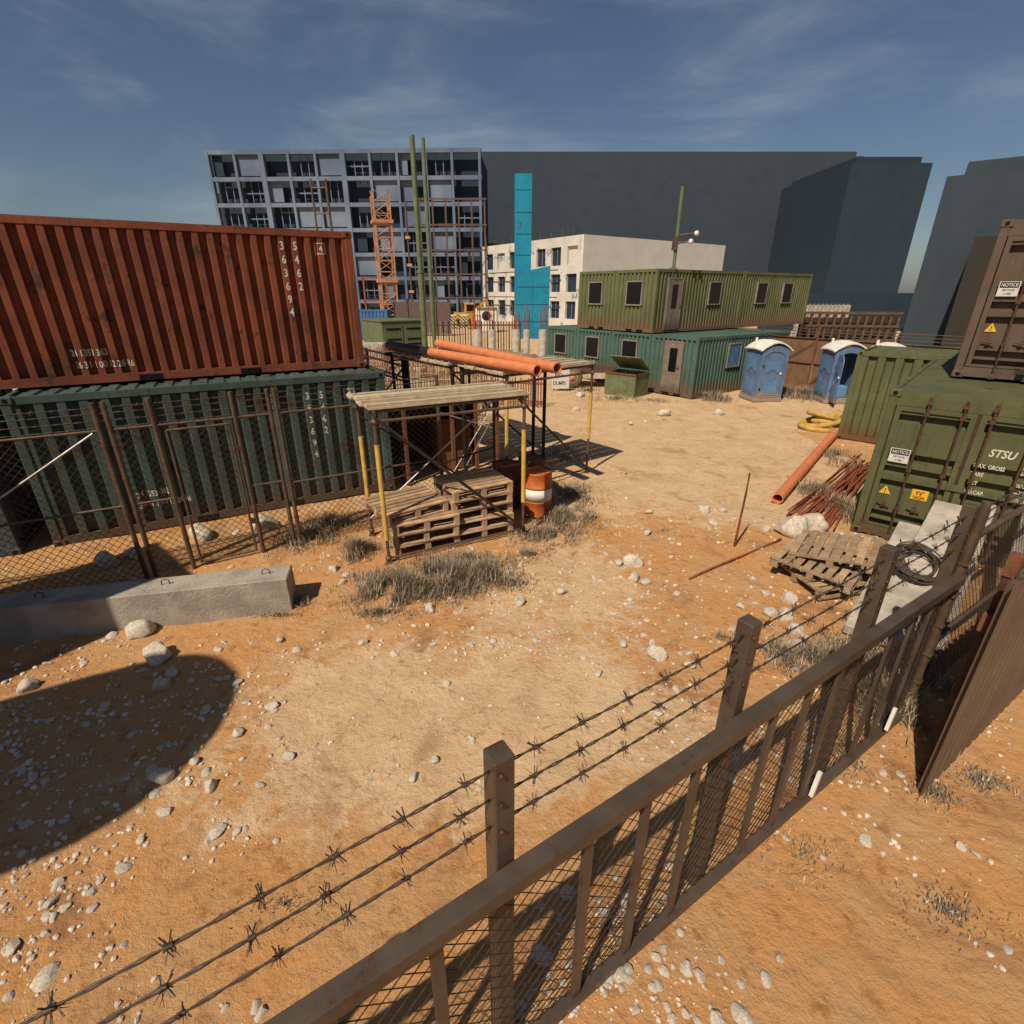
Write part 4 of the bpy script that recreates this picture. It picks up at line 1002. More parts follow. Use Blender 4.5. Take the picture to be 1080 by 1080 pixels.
for i, (x, y, w_, h_, lab) in enumerate(((-6.3, 19.6, 1.6, .9, 'left of the black rack post'), (-4.2, 20.2, 1.3, .8, 'right behind the black rack post'), (-8.9, 24.5, 1.8, 1.2, 'in front of the small green container, at the left'), (-2.3, 19.0, 1.2, .7, 'below the orange pipes'), (-9.3, 29.5, 2.2, 1.5, 'beside the rust red container end'), (-1.2, 22.0, 1.2, .7, 'beneath the far end of the scaffold deck'), (-5.3, 24.0, 1.2, .9, 'at the foot of the green poles'))):
    r = thing('concrete_block', f'pale pit concrete block {lab}', 'concrete block', (x, y, 0), random.uniform(-.3, .3), 'concrete blocks in the pit')
    rough_box(0, 0, 0, w_, .8, h_, 'block_body', M_concw, r, .3, .008, .02)
# bar fence at the far side of pit
bf = thing('vertical_bar_fence', 'fence of tall thin vertical bars behind the pit, between green poles and columns', 'fence', (-6.0, 39.5, 0), 0)
for i in range(34): m = MB(); m.tube((i*.2, 0, 0), (i*.2, 0, 2.15), .045, 5); m.build('bar', M_tubed if i % 2 else M_rebarp, bf)
m = MB(); m.tube((0, 0, 1.9), (6.8, 0, 1.9), .05, 6); m.build('rail', M_tubed, bf)
# small green container
sc = container('small_green_container', 'small green container with louvred grey green doors behind the black rack', 'shipping container', G(383, 374)+Vector((0, -2.5, 0)), 0, L=1, mat=M_mid) if False else None
sc = thing('site_locker', 'small green steel locker with louvred double doors behind the black rack', 'steel locker', (-7.75, 32.3, 0), AE)
M_sg = pbr('locker_green', (.125, .155, .075), (.095, .12, .06), 1, .7, .1, 30, streak=True)
m = MB(); m.bbox(0, 0, .0, 2.75, 3.3, 2.45, .03); m.build('body', M_sg, sc)
m = MB(); m.box(-.05, -.05, 2.451, 2.8, 3.35, 2.52); m.build('roof', M_sg, sc)
for x in (.15, 1.45):
    m = MB(); m.box(x, -.04, .3, x+1.15, -.001, 2.3); d_ = m.build('door', M_doorgrey if False else M_sg, sc)
    for z in (.8, 1.1, 1.4, 2.0): m = MB(); m.box(x+.12, -.06, z, x+1.03, -.041, z+.1); m.build('louvre', M_void, d_)
# green twin poles
for i, (x, y, lab, r_, h_) in enumerate(((-5.15, 31.8, 'thicker green steel pole in front, the left one of the pair', .17, 11.5), (-4.85, 33.6, 'thinner green steel pole just right of the thicker one', .13, 11.8))):
    o = thing('green_steel_pole', lab, 'pole', (x, y, 0), 0, 'pair of green poles')
    m = MB(); m.tube((0, 0, 0), (0, 0, h_*.45), r_, 12); m.tube((0, 0, h_*.45), (0, 0, h_), r_*.8, 12); m.build('shaft', M_polegreen, o)
    m = MB(); m.tube((0, 0, h_*.45-.1), (0, 0, h_*.45+.05), r_*1.2, 12); m.tube((0, 0, 0), (0, 0, .1), r_*1.8, 12); m.build('collar', M_polegreen, o)
# floodlight pole by the offices
fp = thing('floodlight_pole', 'slim green floodlight pole rising behind the corner of the upper offices', 'light pole', Vector((7.25, 25.2, 0)), 0)
fp.location = (6.9, 24.2, HO+2.6)
m = MB(); m.tube((0, 0, 0), (0, 0, 3.0), .075, 10); m.box(-.15, -.15, 0, .15, .15, .03); m.build('shaft', M_polegreen, fp)
for z, x1 in ((1.25, .75), (.95, .55)):
    m = MB(); m.tube((0, 0, z), (x1, -.1, z+.08), .035, 6); a_ = m.build('arm', M_tube, fp)
    m = MB(); m.lathe([(.02, -.05), (.12, -.02), (.16, .06), (.12, .14), (.02, .18)], 14); l_ = m.build('lamp_head', M_white, a_); l_.location = (x1, -.1, z+.05); l_.rotation_euler = (1.2, 0, .3); l_.scale = (.7, .7, .7)
m = MB(); m.box(-.14, -.14, .7, -.0, .14, 1.2); m.build('junction_box', M_tube, fp)

# ------------------------------------------------------------------ blue container, netting, barriers, machines far left
bc = container('shipping_container', 'blue shipping container in the far distance beside the rust red container end', 'shipping container', (-17.5, 50, 0), .05, L=6.06, mat=pbr('blue_paint', (.06, .16, .36), (.045, .12, .28), 1, .7, .1, 20, streak=True), castings=False)
nn_ = thing('debris_netting', 'purplish brown debris netting stretched on posts at the foot of the tower crane', 'netting', (-11.8, 55, 0), 0)
m = MB(); m.box(0, 0, .2, 5.6, .06, 3.2); m.build('net', pbr('net_brown', (.13, .085, .08), (.10, .07, .07), 3, .9, .3, 20), nn_)
for i in range(5): m = MB(); m.tube((i*1.4, -.06, 0), (i*1.4, -.06, 3.4), .05, 6); m.build('post', M_tube, nn_)
M_stripe = bpy.data.materials.new('hazard_stripe'); M_stripe.use_nodes = True
t = M_stripe.node_tree; tc = t.nodes.new('ShaderNodeTexCoord'); wv = t.nodes.new('ShaderNodeTexWave'); wv.bands_direction = 'DIAGONAL'; wv.inputs['Scale'].default_value = 1.6
cr = t.nodes.new('ShaderNodeValToRGB'); cr.color_ramp.interpolation = 'CONSTANT'; cr.color_ramp.elements[0].color = (.03, .03, .03, 1); cr.color_ramp.elements[1].position = .5; cr.color_ramp.elements[1].color = (.55, .42, .2, 1)
t.links.new(tc.outputs['Object'], wv.inputs[0]); t.links.new(wv.outputs[0], cr.inputs[0]); t.links.new(cr.outputs[0], t.nodes['Principled BSDF'].inputs['Base Color'])
bx = (-9.4, -7.9, -6.4)
for i, x in enumerate(bx):
    o = thing('striped_barrier', ['leftmost striped yellow and black barrier behind the bar fence', 'middle striped yellow and black barrier behind the bar fence', 'rightmost striped yellow and black barrier behind the bar fence'][i], 'barrier', (x, 66, 0), random.uniform(-.2, .2), 'hazard striped barriers')
    m = MB(); m.prism([(0, 0), (1.2, 0), (1.1, 1.5), (.1, 1.5)], 0, .5); fixn(m.build('barrier_body', M_stripe, o))
    m = MB(); m.tube((.1, .25, 1.5), (1.1, .25, 1.5), .08, 8); m.build('top_tube', M_white, o)
for i, (x, lab) in enumerate(((-12.3, 'orange plastic barrier left of the striped ones'), (-5.0, 'orange plastic barrier right of the striped ones'))):
    o = thing('plastic_barrier', lab, 'barrier', (x, 65, 0), .1, 'orange plastic barriers')
    m = MB(); m.prism([(0, 0), (1.0, 0), (.85, 1.3), (.15, 1.3)], 0, .5); fixn(m.build('barrier_body', pbr('barrier_orange', (.65, .14, .04), (.5, .1, .03), 2, .6, .1, 20), o))
    m = MB(); m.box(1.05, 0, 0, 1.4, .3, 1.4); m.build('white_end', M_white, o)
def machine(label, loc, rz, body, cat, s=1.):
    r = thing('excavator', label, cat, loc, rz)
    m = MB()
    for y in (0, 1.7):
        m.prism([(.2, 0), (2.8, 0), (3.0, .35), (2.8, .7), (.2, .7), (0, .35)], y, y+.45)
    fixn(m.build('tracks', M_tubed, r))
    m = MB(); m.bbox(.2, .2, .8, 2.9, 1.95, 1.6, .08); m.build('body', body, r)
    m = MB(); m.bbox(1.5, .2, 1.6, 2.7, 1.1, 2.8, .08); c_ = m.build('cab', body, r)
    m = MB(); m.box(1.6, .18, 1.8, 2.6, .199, 2.6); m.build('window', M_void, c_)
    m = MB(); m.box(-.12, -.12, 0, .12, .12, 2.6, Matrix.Translation((2.7, 1.5, 1.4)) @ Matrix.Rotation(.8, 4, 'Y')); m.build('boom', body, r)
    m = MB(); m.box(-.1, -.1, 0, .1, .1, 2.0, Matrix.Translation((4.5, 1.5, 3.2)) @ Matrix.Rotation(2.7, 4, 'Y')); m.build('dipper_arm', body, r)
    m = MB(); m.prism([(0, 0), (.7, .1), (.8, .7), (.2, .6)], 1.1, 1.9, Matrix.Translation((4.9, 0, .9))); fixn(m.build('bucket', M_tubed, r))
    return r
M_exc = pbr('machine_yellow', (.55, .30, .05), (.42, .22, .04), 2, .6, .1, 20)
machine('small yellow excavator parked behind the striped barriers', (-7.4, 71, 0), .3, M_exc, 'excavator')
machine('grey excavator parked left of the yellow one behind the barriers', (-9.6, 74, 0), 2.6, pbr('machine_grey', (.22, .26, .25), (.16, .2, .2), 2, .6, .1, 20), 'excavator')
jp = thing('dusty_generator', 'dusty white generator with a round dark fan behind the leftmost column', 'generator', (-4.0, 60, 0), 0)
m = MB(); m.bbox(0, 0, 0, 2.4, 1.6, 2.5, .1); m.build('housing', M_white, jp)
m = MB(); m.lathe([(.001, 0), (.45, 0), (.5, -.03), (.5, -.001)], 20); f_o = m.build('fan', M_black, jp); f_o.location = (1.2, -.03, 1.7); f_o.rotation_euler = (math.pi/2, 0, 0)
m = MB(); m.box(.1, -.2, 2.5, 2.3, 1.5, 2.6); m.build('canopy', M_exc, jp)

# ------------------------------------------------------------------ blue steel tower
bt = thing('blue_steel_tower', 'bright cyan blue steel tower, wide at its foot, in front of the white building', 'steel tower', (.30, 52, 0), .08)
m = MB(); m.box(0, 0, 0, 1.45, 1.0, 13.5); m.build('tall_column', M_cyan, bt)
m = MB(); m.prism([(.08, 0), (3.1, 0), (3.15, 6.3), (.08, 5.7)], -.7, -.02); fixn(m.build('wide_panel', M_cyan, bt))
for z in (1.5, 3.0, 4.5): m = MB(); m.box(.1, -.712, z, 3.1, -.7015, z+.05); m.build('seam', M_t2, bt)
for z in (7.2, 8.9, 10.6, 12.3): m = MB(); m.box(0, -.04, z, 1.45, -.002, z+.1); m.build('stiffener', M_cyan, bt)
for i in range(22): m = MB(); m.box(1.5, -.715, .3+i*.25, 1.57, -.701, .36+i*.25); m.build('rivet', M_t2, bt)

# ------------------------------------------------------------------ white building
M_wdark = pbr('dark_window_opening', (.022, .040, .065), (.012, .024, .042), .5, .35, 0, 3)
wb = thing('white_building', 'white three storey building shell with empty windows behind the blue steel tower', 'building', (8.32-.573*22, 69.12+.819*22, 0), AO)
LW, DW, HW = 22.0, 28.0, 10.4
nb = 7; bw = LW/nb; fh = 3.1
wl = MB(); x = 0
z_floor = [.9, 4.1, 7.2]
for k in range(nb):
    x0 = k*bw; a_, b_ = x0+.6, x0+bw-.6
    wl.box(x0, 0, 0, a_, .4, HW); wl.box(b_, 0, 0, x0+bw, .4, HW)
    zz = 0
    for zf in z_floor:
        wl.box(a_, .002, zz, b_, .4, zf); zz = zf+2.1
    wl.box(a_, .002, zz, b_, .4, HW)
wl.build('front_wall', M_bcream, wb)
m = MB(); m.box(LW-.0, .0, 0, LW+.4, DW, HW); m.build('blank_side_wall', M_bwhite, wb)
m = MB(); m.box(0, DW-.4, 0, LW-.01, DW, HW); m.box(-.4, .0, 0, -.01, DW, HW); m.build('back_walls', M_bwhite, wb)
m = MB(); m.box(-.3, .3, HW-.4, LW+.3, DW-.3, HW-.1); m.build('roof', M_frame, wb)
m = MB(); m.box(0, 3.0, 0, LW-.05, 3.2, HW-.5); m.build('inner_wall', M_t2, wb)
for k in range(nb):
    for zf in z_floor:
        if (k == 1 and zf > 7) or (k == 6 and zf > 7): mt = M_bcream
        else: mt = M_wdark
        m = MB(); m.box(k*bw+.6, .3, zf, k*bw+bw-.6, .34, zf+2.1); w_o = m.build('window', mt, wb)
        if mt is M_wdark and (k+int(zf)) % 3 != 1: m = MB(); m.box(k*bw+bw/2-.06, .24, zf, k*bw+bw/2+.06, .299, zf+2.1); m.build('mullion', M_frame, w_o)
for k in (1, 2, 3, 5): 
    for z in (3.4, 6.6): m = MB(); m.box(k*bw-.4, -1.0, z, k*bw+bw, -.9, z+.12); m.box(k*bw-.3, -.9, z, k*bw-.2, 0, z+.1); m.build('scaffold_board', M_tube, wb)
m = MB()
for k in range(10): m.tube((k*2.2+.5, .2, HW-.1), (k*2.2+.5, .2, HW+.5+random.random()*.5), .04, 4)
m.tube((.3, .2, HW), (.3, .2, HW+1.3), .18, 6); m.build('roof_stubs', M_tube, wb)

# ------------------------------------------------------------------ concrete frame building far left
cfb = thing('concrete_frame_building', 'tall unfinished building tinted blue for haze, with a concrete grid front behind the tower crane', 'building', (-46, 92, 0), -.04)
LX, HX = 41.2, 23.5; nbx = 10
m = MB()
for k in range(nbx+1):
    x = k*LX/nbx; wd = .75 if k % 3 == 2 else .38; m.box(x-wd/2, 0, 0, x+wd/2, .8, HX)
m.build('columns', M_frame, cfb)
m = MB()
for j in range(7): z = 2.4+j*3.45; m.box(-.3, .06, z, LX+.3, .74, z+.55)
m.build('floor_beams', M_frame, cfb)
m = MB(); m.box(0, 2.6, 0, LX, 2.8, HX-.3); m.build('glazing', M_bglass, cfb)
rq = random.Random(5); bwd = LX/nbx
for k in range(nbx):
    for j in range(-1, 6):
        z0 = 2.4+j*3.45+.76; t_ = rq.random(); x0 = k*bwd+.3
        if z0 < 0: z0 = .01
        z1 = 2.4+(j+1)*3.45-.01
        m = MB()
        if t_ < .10: m.box(x0, .5, z0, x0+bwd-.6, .6, z1); m.build('infill_panel', M_frame, cfb)
        elif t_ < .25: m.box(x0, .7, z0, x0+(bwd-.6)*rq.uniform(.3, .6), .8, z1); m.build('infill_panel', M_t2 if rq.random() < .5 else M_frame, cfb)
        elif t_ < .8:
            for q_ in (.33, .66): m.box(x0+(bwd-.6)*q_, .9, z0, x0+(bwd-.6)*q_+.12, 1.0, z1)
            m.box(x0, .901, z0+1.1, x0+bwd-.6, .95, z1-1.4) if rq.random() < .5 else None
            m.build('window_mullion', M_frame, cfb)
m = MB(); m.box(0, 1.6, 0, LX, 14, HX-.2); m.build('core', M_t2, cfb)
def grid_scaffold(label, x0, y, cols, rows, dx, dz, mat):
    r = thing('facade_scaffold', label, 'scaffold', (x0, y, 0))
    for i in range(cols+1): m = MB(); m.box(i*dx-.12, 0, 0, i*dx+.12, .2, rows*dz); m.build('upright', mat, r)
    for j in range(1, rows+1): m = MB(); m.box(-.3, -.08, j*dz-.12, cols*dx+.3, -.002, j*dz+.1); m.build('ledger', mat, r)
    return r
grid_scaffold('brown timber scaffold on the right half of the concrete frame building', -13.5, 86, 5, 5, 1.9, 3.3, M_tube)
grid_scaffold('small orange brown scaffold left of the tower crane', -21.2, 80, 1, 2, 3.2, 3.0, M_rebar)
m_ = thing('steel_mast', 'slender brown steel mast right beside the rust red container end', 'mast', (-12.4, 40, 0))
m = MB(); m.tube((0, 0, 0), (0, 0, 11), .09, 6); m.tube((-1.0, 0, 0), (-1.0, 0, 11), .07, 6); m.build('uprights', M_tube, m_)
m = MB(); [m.tube((0, 0, z), (-1, 0, z), .05, 5) for z in (3, 5, 7, 9, 10.5)]; m.build('cross_bars', M_tube, m_)
# tower crane mast
def lattice(label, loc, w_, h_, seg, mat, r=.1):
    o = thing('tower_crane', label, 'tower crane', loc, .35)
    m = MB()
    for x in (0, w_):
        for y in (0, w_): m.box(x-r, y-r, 0, x+r, y+r, h_)
    m.build('mast_legs', mat, o)
    m = MB(); z = 0; k = 0
    while z < h_:
        for (a, b) in (((0, 0), (w_, 0)), ((w_, 0), (w_, w_)), ((w_, w_), (0, w_)), ((0, w_), (0, 0))):
            A = Vector((*a, z)); B = Vector((*b, z+seg)); 
            if k % 2: A, B = Vector((*b, z)), Vector((*a, z+seg))
            m.tube(A, B, r*.5, 4, cap=False); m.tube(Vector((*a, z)), Vector((*b, z)), r*.5, 4, cap=False)
        z += seg; k += 1
    m.build('lattice_braces', mat, o)
    m = MB(); m.box(-.6, -.6, -.1, w_+.6, w_+.6, .25); m.build('footing', M_conc, o)
    for z in (h_*.35, h_*.8): m = MB(); m.box(-.25, -.25, z, w_+.25, w_+.25, z+.35); m.build('mast_collar', mat, o)
    return o
lattice('orange lattice tower crane mast in front of the concrete frame building', (-16.9, 72, 0), 2.0, 15, 1.3, M_crane, .085)
hm = thing('hoist_pole', 'thin pale brown hoist pole right beside the tower crane mast', 'pole', (-12.6, 70, 0))
m = MB(); m.tube((0, 0, 0), (0, 0, 14), .12, 8); m.build('shaft', M_tube, hm)
for z in (4, 7, 10): m = MB(); m.box(-.3, -.2, z, .3, .2, z+.3); m.build('clamp', M_crane, hm)

# ------------------------------------------------------------------ dark city blocks
def block(label, u0, u1, y, h, mat, depth=30, radial=False):
    k = y*math.cos(PITCH)+CAM_H*math.sin(PITCH)
    x0 = (u0-540)/540*k; rz = 0.
    if radial:                      # the block stands turned, its left side wall facing away
        rz = -math.atan2(x0, y)-.01
        t = (u1-540)/540; c_, s_ = math.cos(rz), math.sin(rz)
        wd = (t*k-x0)/(c_-t*s_*math.cos(PITCH))
    else: wd = (u1-540)/540*k-x0
    r = thing('city_block', label, 'building', (x0, y, 0), rz)
    m = MB(); m.box(0, 0, 0, wd, depth, h); m.build('walls', mat, r)
    m = MB(); (m.box(1, 1, h+.002, wd-1, depth-1, h+.9), m.build('roof_plant', mat, r)) if depth > 11 else None
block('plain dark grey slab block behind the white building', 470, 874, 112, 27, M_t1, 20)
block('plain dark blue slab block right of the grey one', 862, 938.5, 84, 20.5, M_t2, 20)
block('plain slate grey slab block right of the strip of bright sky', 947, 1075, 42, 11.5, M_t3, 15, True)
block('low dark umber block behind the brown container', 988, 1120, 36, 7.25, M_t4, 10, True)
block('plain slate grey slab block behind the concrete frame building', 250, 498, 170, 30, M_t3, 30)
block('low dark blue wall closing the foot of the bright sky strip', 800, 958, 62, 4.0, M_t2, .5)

# ------------------------------------------------------------------ unseen tank and containers added to throw the long shadows at lower left
tk2 = thing('shadow_tank', 'grey round ended tank added as shadow caster on a stand left of the camera, unseen', 'shadow caster', (-9.12, -1.46, 0), math.radians(30))
m = MB()
prof = [(.001, 0)]+[(1.14*math.sin(a_*math.pi/16), .9*(1-math.cos(a_*math.pi/16))) for a_ in range(1, 9)]+[(1.14, 5.5), (.001, 5.6)]
m.lathe(prof, 28); to = fixn(m.build('tank', M_tank, tk2)); to.location = (3.72, 0, 5.4); to.rotation_euler = (0, -math.pi/2, 0)
for x in (-.9, -1.3):
    for y in (-.6, .6): m = MB(); m.tube((x, y, 0), (x, y, 4.6), .06, 8); m.build('leg', M_tubed, tk2)
d5 = Vector((.655, .755, 0))
oc = Vector((-7.27, 2.46, 0))-d5*6.06
for z, mt, lab in ((0, M_brown, 'brown container standing left of the camera, out of frame, bottom of two'), (2.94, M_red, 'red brown container left of the camera, out of frame, top of two')):
    container('shipping_container', lab, 'shipping container', oc+Vector((0, 0, z)), math.atan2(.755, .655), mat=mt, H=2.9)

# ------------------------------------------------------------------ stones
def stone_mesh(seed, sub=3, flat=.7):
    bm = bmesh.new(); bmesh.ops.create_icosphere(bm, subdivisions=sub, radius=1)
    rnd = random.Random(seed); cuts = [(Vector((rnd.gauss(0, 1), rnd.gauss(0, 1), rnd.gauss(0, 1))).normalized(), rnd.uniform(.55, .85)) for _ in range(9)]
    o = Vector((seed*3.7, seed*1.3, 0))
    for v in bm.verts:
        p = v.co.copy()
        for n_, d_ in cuts:
            e = p.dot(n_)-d_
            if e > 0: p -= n_*e*.9
        p *= 1+noise.noise(p*1.6+o)*.18+(noise.noise(p*5+o)*.06 if sub > 2 else 0)
        v.co = Vector((p.x, p.y*.85, p.z*flat))
    me = bpy.data.meshes.new('stone'); bm.to_mesh(me); bm.free(); me.materials.append(M_stone)
    for p in me.polygons: p.use_smooth = False if sub < 3 else True
    return me
SM = [stone_mesh(i) for i in range(10)]; SP = [stone_mesh(i+20, 2, .6) for i in range(8)]
def px_size(u, v):  # metres per pixel at ground point
    g = G(u, v); return (g.y*math.cos(PITCH)+CAM_H*math.sin(PITCH))/540
def stone(u, v, px, label, group=None, mesh=None, sq=1., z=None):
    g = G(u, v); r = px*px_size(u, v)*.5*1.12
    o = bpy.data.objects.new('stone', mesh or random.choice(SM)); COL.objects.link(o)
    o.location = (g.x, g.y, gh(g.x, g.y)+r*.28); o.scale = (r, r, r*sq); o.rotation_euler = (random.uniform(-.3, .3), random.uniform(-.3, .3), random.uniform(0, 6.28))
    return tag(o, label, 'rock', group)
big = [
 (836, 563, 34, 'largest pale boulder, left one of the pair beside the pallet heap'), (857, 556, 26, 'pale boulder, right one of the pair beside the rusty bars'), (884, 570, 17, 'low pale boulder behind the pallet heap against the green container'),
 (148, 668, 26, 'upright pale boulder leaning before the concrete beam'), (166, 692, 28, 'shaded bluish boulder at the upper edge of the rounded shadow'), (170, 724, 20, 'shaded boulder in the middle of the rounded shadow, the larger of a pair'),
 (181, 711, 14, 'smaller shaded boulder behind the larger one in the rounded shadow'), (30, 726, 20, 'shaded boulder near the left edge inside the rounded shadow'), (172, 820, 23, 'long pale stone at the lower edge of the rounded shadow'),
 (222, 830, 15, 'pale stone low in the picture, right of the long pale one'), (205, 803, 12, 'small pale stone right of the rounded shadow, above the long pale one'),
 (214, 566, 26, 'tall boulder behind the wire gate of the chain link fence'), (140, 586, 16, 'boulder behind the fence beside the double posts'), (114, 594, 24, 'low boulder behind the fence left of the double posts'), (281, 556, 24, 'dark low boulder at the foot of the teal container behind the fence'),
 (743, 539, 15, 'squarish pale rock left of the upright steel rod'), (685, 540, 10, 'small pale rock left of the squarish rock'), (762, 540, 9, 'small pale rock just right of the squarish rock'), (682, 562, 11, 'pale wedge shaped rock below the small rock left of the squarish one'),
 (752, 553, 11, 'flat pale rock below the squarish rock'), (807, 560, 12, 'flat pale rock right of the upright steel rod'), (667, 595, 20, 'broad pale rock, biggest in the cluster mid yard'), (652, 595, 12, 'pale rock at the left of the mid yard cluster'), (668, 612, 14, 'upright pale rock below the broad one in the mid yard cluster'), (681, 616, 11, 'pale rock at the right of the mid yard cluster'),
 (807, 627, 10, 'small triangular rock right below the lying steel rod'), (831, 632, 17, 'pale rock by the front of the pallet heap'), (828, 649, 18, 'pale rock below the one by the pallet heap'), (812, 648, 15, 'flat pale slab of rock left of the lower rock by the pallets'), (782, 640, 11, 'flat small rock left of the pair near the pallets'),
 (839, 665, 18, 'pale rock half hidden by dry weeds behind the barbed wire'), (836, 682, 22, 'pale rock in the dry weeds closest to the fence post'), (850, 672, 10, 'small pale rock in the weeds right of the bigger ones'), (657, 681, 11, 'small rounded pale rock left of the flat bright one'), (692, 691, 20, 'flat bright rock above the barbed wires'),
 (772, 664, 8, 'little upright rock just above the second square post'), (607, 433, 8, 'pale rock right of the middle scaffold leg top, near the trailer'), (612, 418, 10, 'pale upright rock in front of the trailer'), (700, 438, 14, 'flat pale rock in front of the grey office door'), (665, 448, 7, 'small pale rock in front of the rusty open box'),
 (758, 437, 12, 'flat pale rock in front of the first blue toilet'), (549, 637, 12, 'pale rock right of the grey weeds, the left one of two'), (592, 625, 11, 'pale rock right of the grey weeds, the right one of two'), (631, 712, 10, 'pale rock above the barbed wires, left of the flat bright one'), (727, 702, 12, 'flat pale rock beside the left of the second square post'),
 (694, 752, 11, 'pale rock seen between the barbed wires'), (744, 778, 12, 'flat rock beneath the lowest barbed wire by the rail'), (352, 601, 12, 'pale rock left of the near scaffold, first of three'), (367, 608, 12, 'pale rock left of the near scaffold, second of three'), (361, 615, 9, 'pale rock left of the near scaffold, lowest of three'),
 (454, 642, 12, 'pale angular rock at the lower edge of the grey weeds'), (383, 678, 10, 'small pale rock below the left end of the grey weeds'), (295, 675, 10, 'small pale rock just below the right end of the concrete beam'), (436, 818, 12, 'pale stone low in the middle of the open sand'), (304, 795, 12, 'pale stone right of the rounded shadow tip, low'), (251, 773, 13, 'slanting flat stone right of the rounded shadow'), (459, 800, 11, 'half buried stone low in the middle, right of its paler neighbour')]
for i, (u, v, s, lab) in enumerate(big): stone(u, v, s, lab, mesh=SM[i % 10], sq=1.15 if s > 12 else .9)
rnd = random.Random(11)
def pebble_spots(n):
    out = []
    while len(out) < n:
        u = rnd.uniform(0, 1075); v = 415+ (1078-415)*rnd.random()**1.05
        g = G(u, v); x, y = g.x, g.y
        if x < -2.3 and (y > 7.5+(x+5.7)*.55+1.2): continue
        if x > 6.0 and y > 8.9-.9*(x-6.35)-.1 and y < 14: continue
        if v < 412: continue
        den = .42+.9*noise.noise(Vector((x*.6, y*.6, 4)))+.5*noise.noise(Vector((x*2, y*2, 9)))
        if 5 < y < 9 and x > -1.5: den += .45
        if y > 10: den -= .25
        if abs(x+.5) < 2 and 3 < y < 5: den -= .35
        if x < -3 and y < 5.5: den += .3
        if y < 3.2: den -= .38
        if y < 3.2 and x > 1.5: den -= .12
        if rnd.random() < den: out.append((x, y))
    return out
spots = pebble_spots(2300)
sizes = sorted([rnd.uniform(.012, .031)*(1+1.6*rnd.random()**7) for _ in spots], reverse=True)
# pair bigger apparent sizes arbitrarily
idx = list(range(len(spots))); rnd.shuffle(idx)
pairs = [(spots[k], s) for k, s in zip(idx, sizes)]
pairs.sort(key=lambda q: -q[1]/math.hypot(q[0][0], q[0][1], CAM_H))
for (x, y), s in pairs[:240]:
    o = bpy.data.objects.new('pebble', rnd.choice(SP)); COL.objects.link(o)
    o.location = (x, y, gh(x, y)+s*.1); o.scale = (s*1.2, s*1.2, s); o.rotation_euler = (rnd.uniform(-.4, .4), rnd.uniform(-.4, .4), rnd.uniform(0, 6.28))
    tag(o, 'small pale pebble, one of many strewn singly over the sand yard', 'pebble', 'pebbles strewn over the sand yard')
tmpl = []
for me in SP:
    co = np.empty(len(me.vertices)*3); me.vertices.foreach_get('co', co); tmpl.append((co.reshape(-1, 3), [tuple(p.vertices) for p in me.polygons]))
tm2 = []
for i in range(5):
    bm = bmesh.new(); bmesh.ops.create_icosphere(bm, subdivisions=1, radius=1)
    for v in bm.verts: v.co = v.co*(1+rnd.uniform(-.25, .25)); v.co.z *= .6
    bm.verts.index_update(); tm2.append((np.array([v.co[:] for v in bm.verts]), [tuple(v.index for v in f.verts) for f in bm.faces])); bm.free()
more = [(p_, rnd.uniform(.004, .011)) for p_ in pebble_spots(3000)]
vs, fs = [], []; off_ = 0
for (x, y), s in pairs[240:]+more:
    T_, F_ = rnd.choice(tm2); a_ = rnd.uniform(0, 6.28); c_, s_ = math.cos(a_)*s, math.sin(a_)*s
    R3 = np.array([[c_, -s_*.8, 0], [s_, c_*.8, 0], [0, 0, s]]); vs.append(T_ @ R3.T+np.array([x, y, gh(x, y)+s*.2])); fs += [(a+off_, b+off_, c+off_) for a, b, c in F_]; off_ += len(T_)
me = bpy.data.meshes.new('gravel'); me.from_pydata(np.concatenate(vs).tolist(), [], fs); me.materials.append(M_stone)
o = bpy.data.objects.new('gravel', me); COL.objects.link(o); tag(o, 'fine pale gravel scattered over the orange sand', 'gravel', kind='stuff')

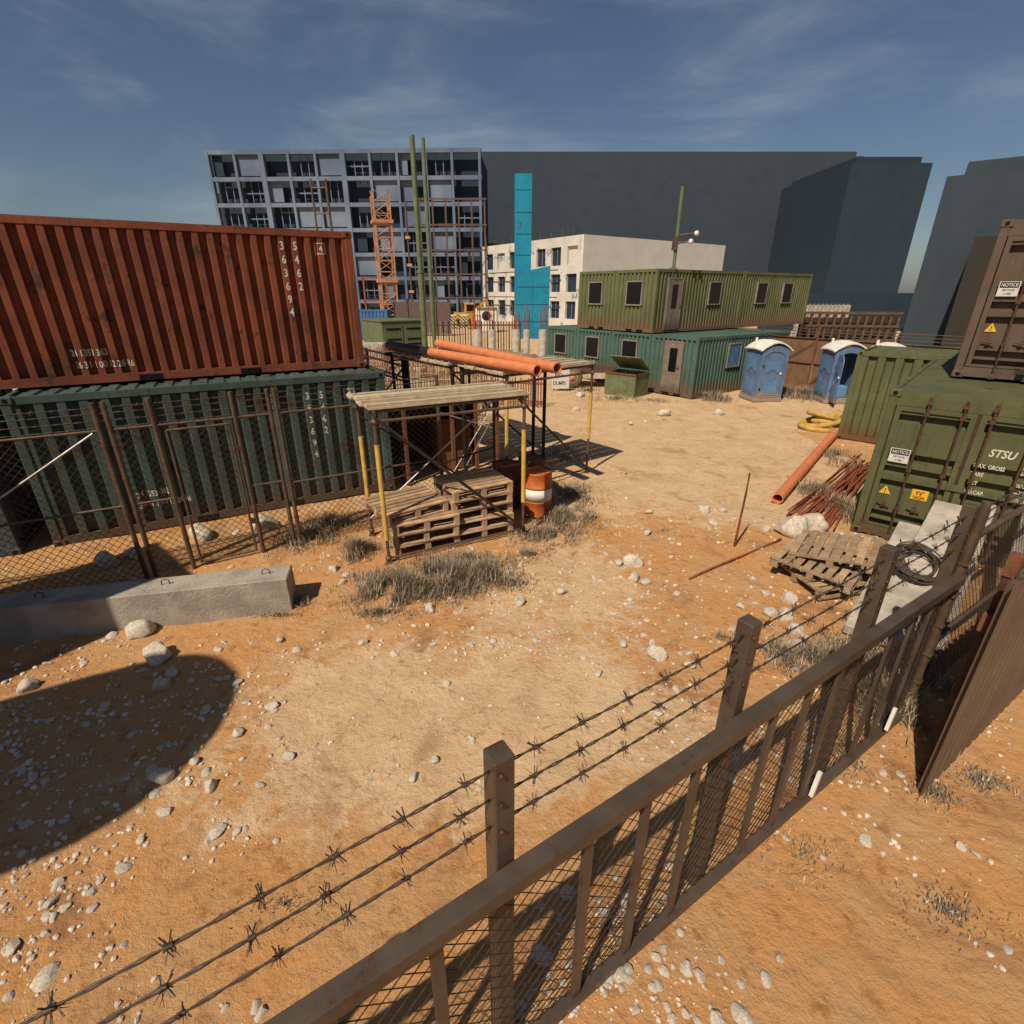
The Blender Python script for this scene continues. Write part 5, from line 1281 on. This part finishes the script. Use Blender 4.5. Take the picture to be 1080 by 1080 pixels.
# ------------------------------------------------------------------ dry grass
def grass_patch(name, label, clusters):
    V, F, T = [], [], []; k = 0
    for (cx, cy, rx, ry, ang, nblades, h) in clusters:
        ca, sa_ = math.cos(ang), math.sin(ang)
        for _ in range(nblades):
            q = abs(rnd.gauss(0, .58))
            if q > 1.6: continue
            th_ = rnd.uniform(0, 6.28); lx, ly = math.cos(th_)*q*rx, math.sin(th_)*q*ry
            x, y = cx+lx*ca-ly*sa_, cy+lx*sa_+ly*ca
            if noise.noise(Vector((x*3, y*3, 2)))+rnd.random()*.5 < .05: continue
            z = gh(x, y)-.01; hh = h*rnd.uniform(.3, 1.25)*max(.3, 1-.45*q); dr_ = rnd.uniform(0, 6.28); lean = rnd.uniform(.1, .9)*hh
            wx = rnd.uniform(.0022, .0046)*(1.2+cy*.05); a2 = dr_+1.57
            dx, dy = math.cos(dr_)*lean, math.sin(dr_)*lean; px_, py_ = math.cos(a2)*wx, math.sin(a2)*wx
            V += [(x-px_, y-py_, z), (x+px_, y+py_, z), (x+dx*.4-px_*.8, y+dy*.4-py_*.8, z+hh*.6), (x+dx*.4+px_*.8, y+dy*.4+py_*.8, z+hh*.6), (x+dx, y+dy, z+hh)]
            F += [(k, k+1, k+3, k+2), (k+2, k+3, k+4)]
            c_ = rnd.random()
            base_ = (.215, .175, .135) if c_ < .5 else (.33, .25, .165) if c_ < .8 else (.52, .41, .27)
            f_g = rnd.uniform(.7, 1.2); f_g *= 1.0
            T += [(base_[0]*f_g, base_[1]*f_g, base_[2]*f_g, 1)]*5; k += 5
    me = bpy.data.meshes.new(name); me.from_pydata(V, [], F); me.materials.append(M_grass)
    a = me.color_attributes.new('tint', 'FLOAT_COLOR', 'POINT'); a.data.foreach_set('color', np.array(T, dtype=np.float32).ravel())
    o = bpy.data.objects.new(name, me); COL.objects.link(o); return tag(o, label, 'grass', kind='stuff')
def cl(u, v, wpx, dpx, n, h, ang=0.):
    g = G(u, v); a = G(u, v-dpx*.5); b = G(u, v+dpx*.5); return (g.x, g.y, wpx*px_size(u, v)*.6, abs(a.y-b.y)*.65, ang, n, h)
grass_patch('dry_grass', 'grey dry grass tufts around the scaffolds, fences and container feet', [
    cl(420, 622, 90, 34, 5200, .30), cl(470, 612, 90, 34, 5200, .32), cl(505, 605, 70, 26, 3200, .28), cl(490, 592, 90, 14, 1500, .2), cl(400, 648, 60, 12, 500, .12), cl(540, 615, 60, 18, 500, .12),
    cl(325, 568, 60, 22, 2200, .26), cl(378, 583, 30, 18, 1300, .3), cl(350, 552, 60, 14, 1200, .24),
    cl(590, 545, 60, 28, 2600, .24), cl(575, 565, 70, 20, 1800, .2), cl(605, 520, 50, 22, 1800, .22), cl(625, 545, 40, 30, 600, .12), cl(560, 585, 60, 14, 500, .12), cl(590, 480, 60, 20, 1000, .2), cl(555, 500, 50, 30, 1500, .22),
    cl(295, 648, 60, 8, 500, .07), cl(318, 635, 22, 12, 300, .14),
    cl(862, 520, 40, 22, 1700, .26), cl(893, 543, 30, 34, 2200, .36), cl(880, 480, 50, 12, 900, .2), cl(905, 500, 30, 30, 900, .3),
    cl(830, 690, 50, 34, 1400, .2), cl(865, 700, 60, 44, 2500, .26), cl(905, 700, 60, 50, 2200, .3), cl(930, 740, 60, 60, 2600, .3), cl(955, 690, 30, 60, 1200, .3), cl(760, 672, 30, 8, 200, .08),
    cl(985, 835, 60, 40, 700, .08), cl(1040, 825, 60, 40, 800, .08), cl(900, 800, 60, 50, 500, .10), cl(840, 900, 110, 60, 500, .08), cl(1000, 960, 140, 70, 600, .07), cl(640, 980, 120, 60, 350, .06), cl(300, 950, 160, 60, 300, .05), cl(60, 690, 70, 14, 200, .06), cl(700, 560, 60, 16, 160, .06), cl(660, 500, 60, 12, 120, .06),
    cl(757, 421, 26, 6, 1000, .42), cl(742, 420, 16, 5, 600, .35), cl(828, 418, 26, 8, 1000, .5), cl(848, 419, 30, 8, 1200, .5), cl(860, 414, 20, 6, 600, .5), cl(815, 414, 20, 6, 600, .5),
    cl(650, 421, 80, 8, 1100, .16), cl(690, 423, 50, 5, 500, .12), cl(620, 412, 60, 10, 700, .2)])
print('DONE', len(bpy.data.objects))
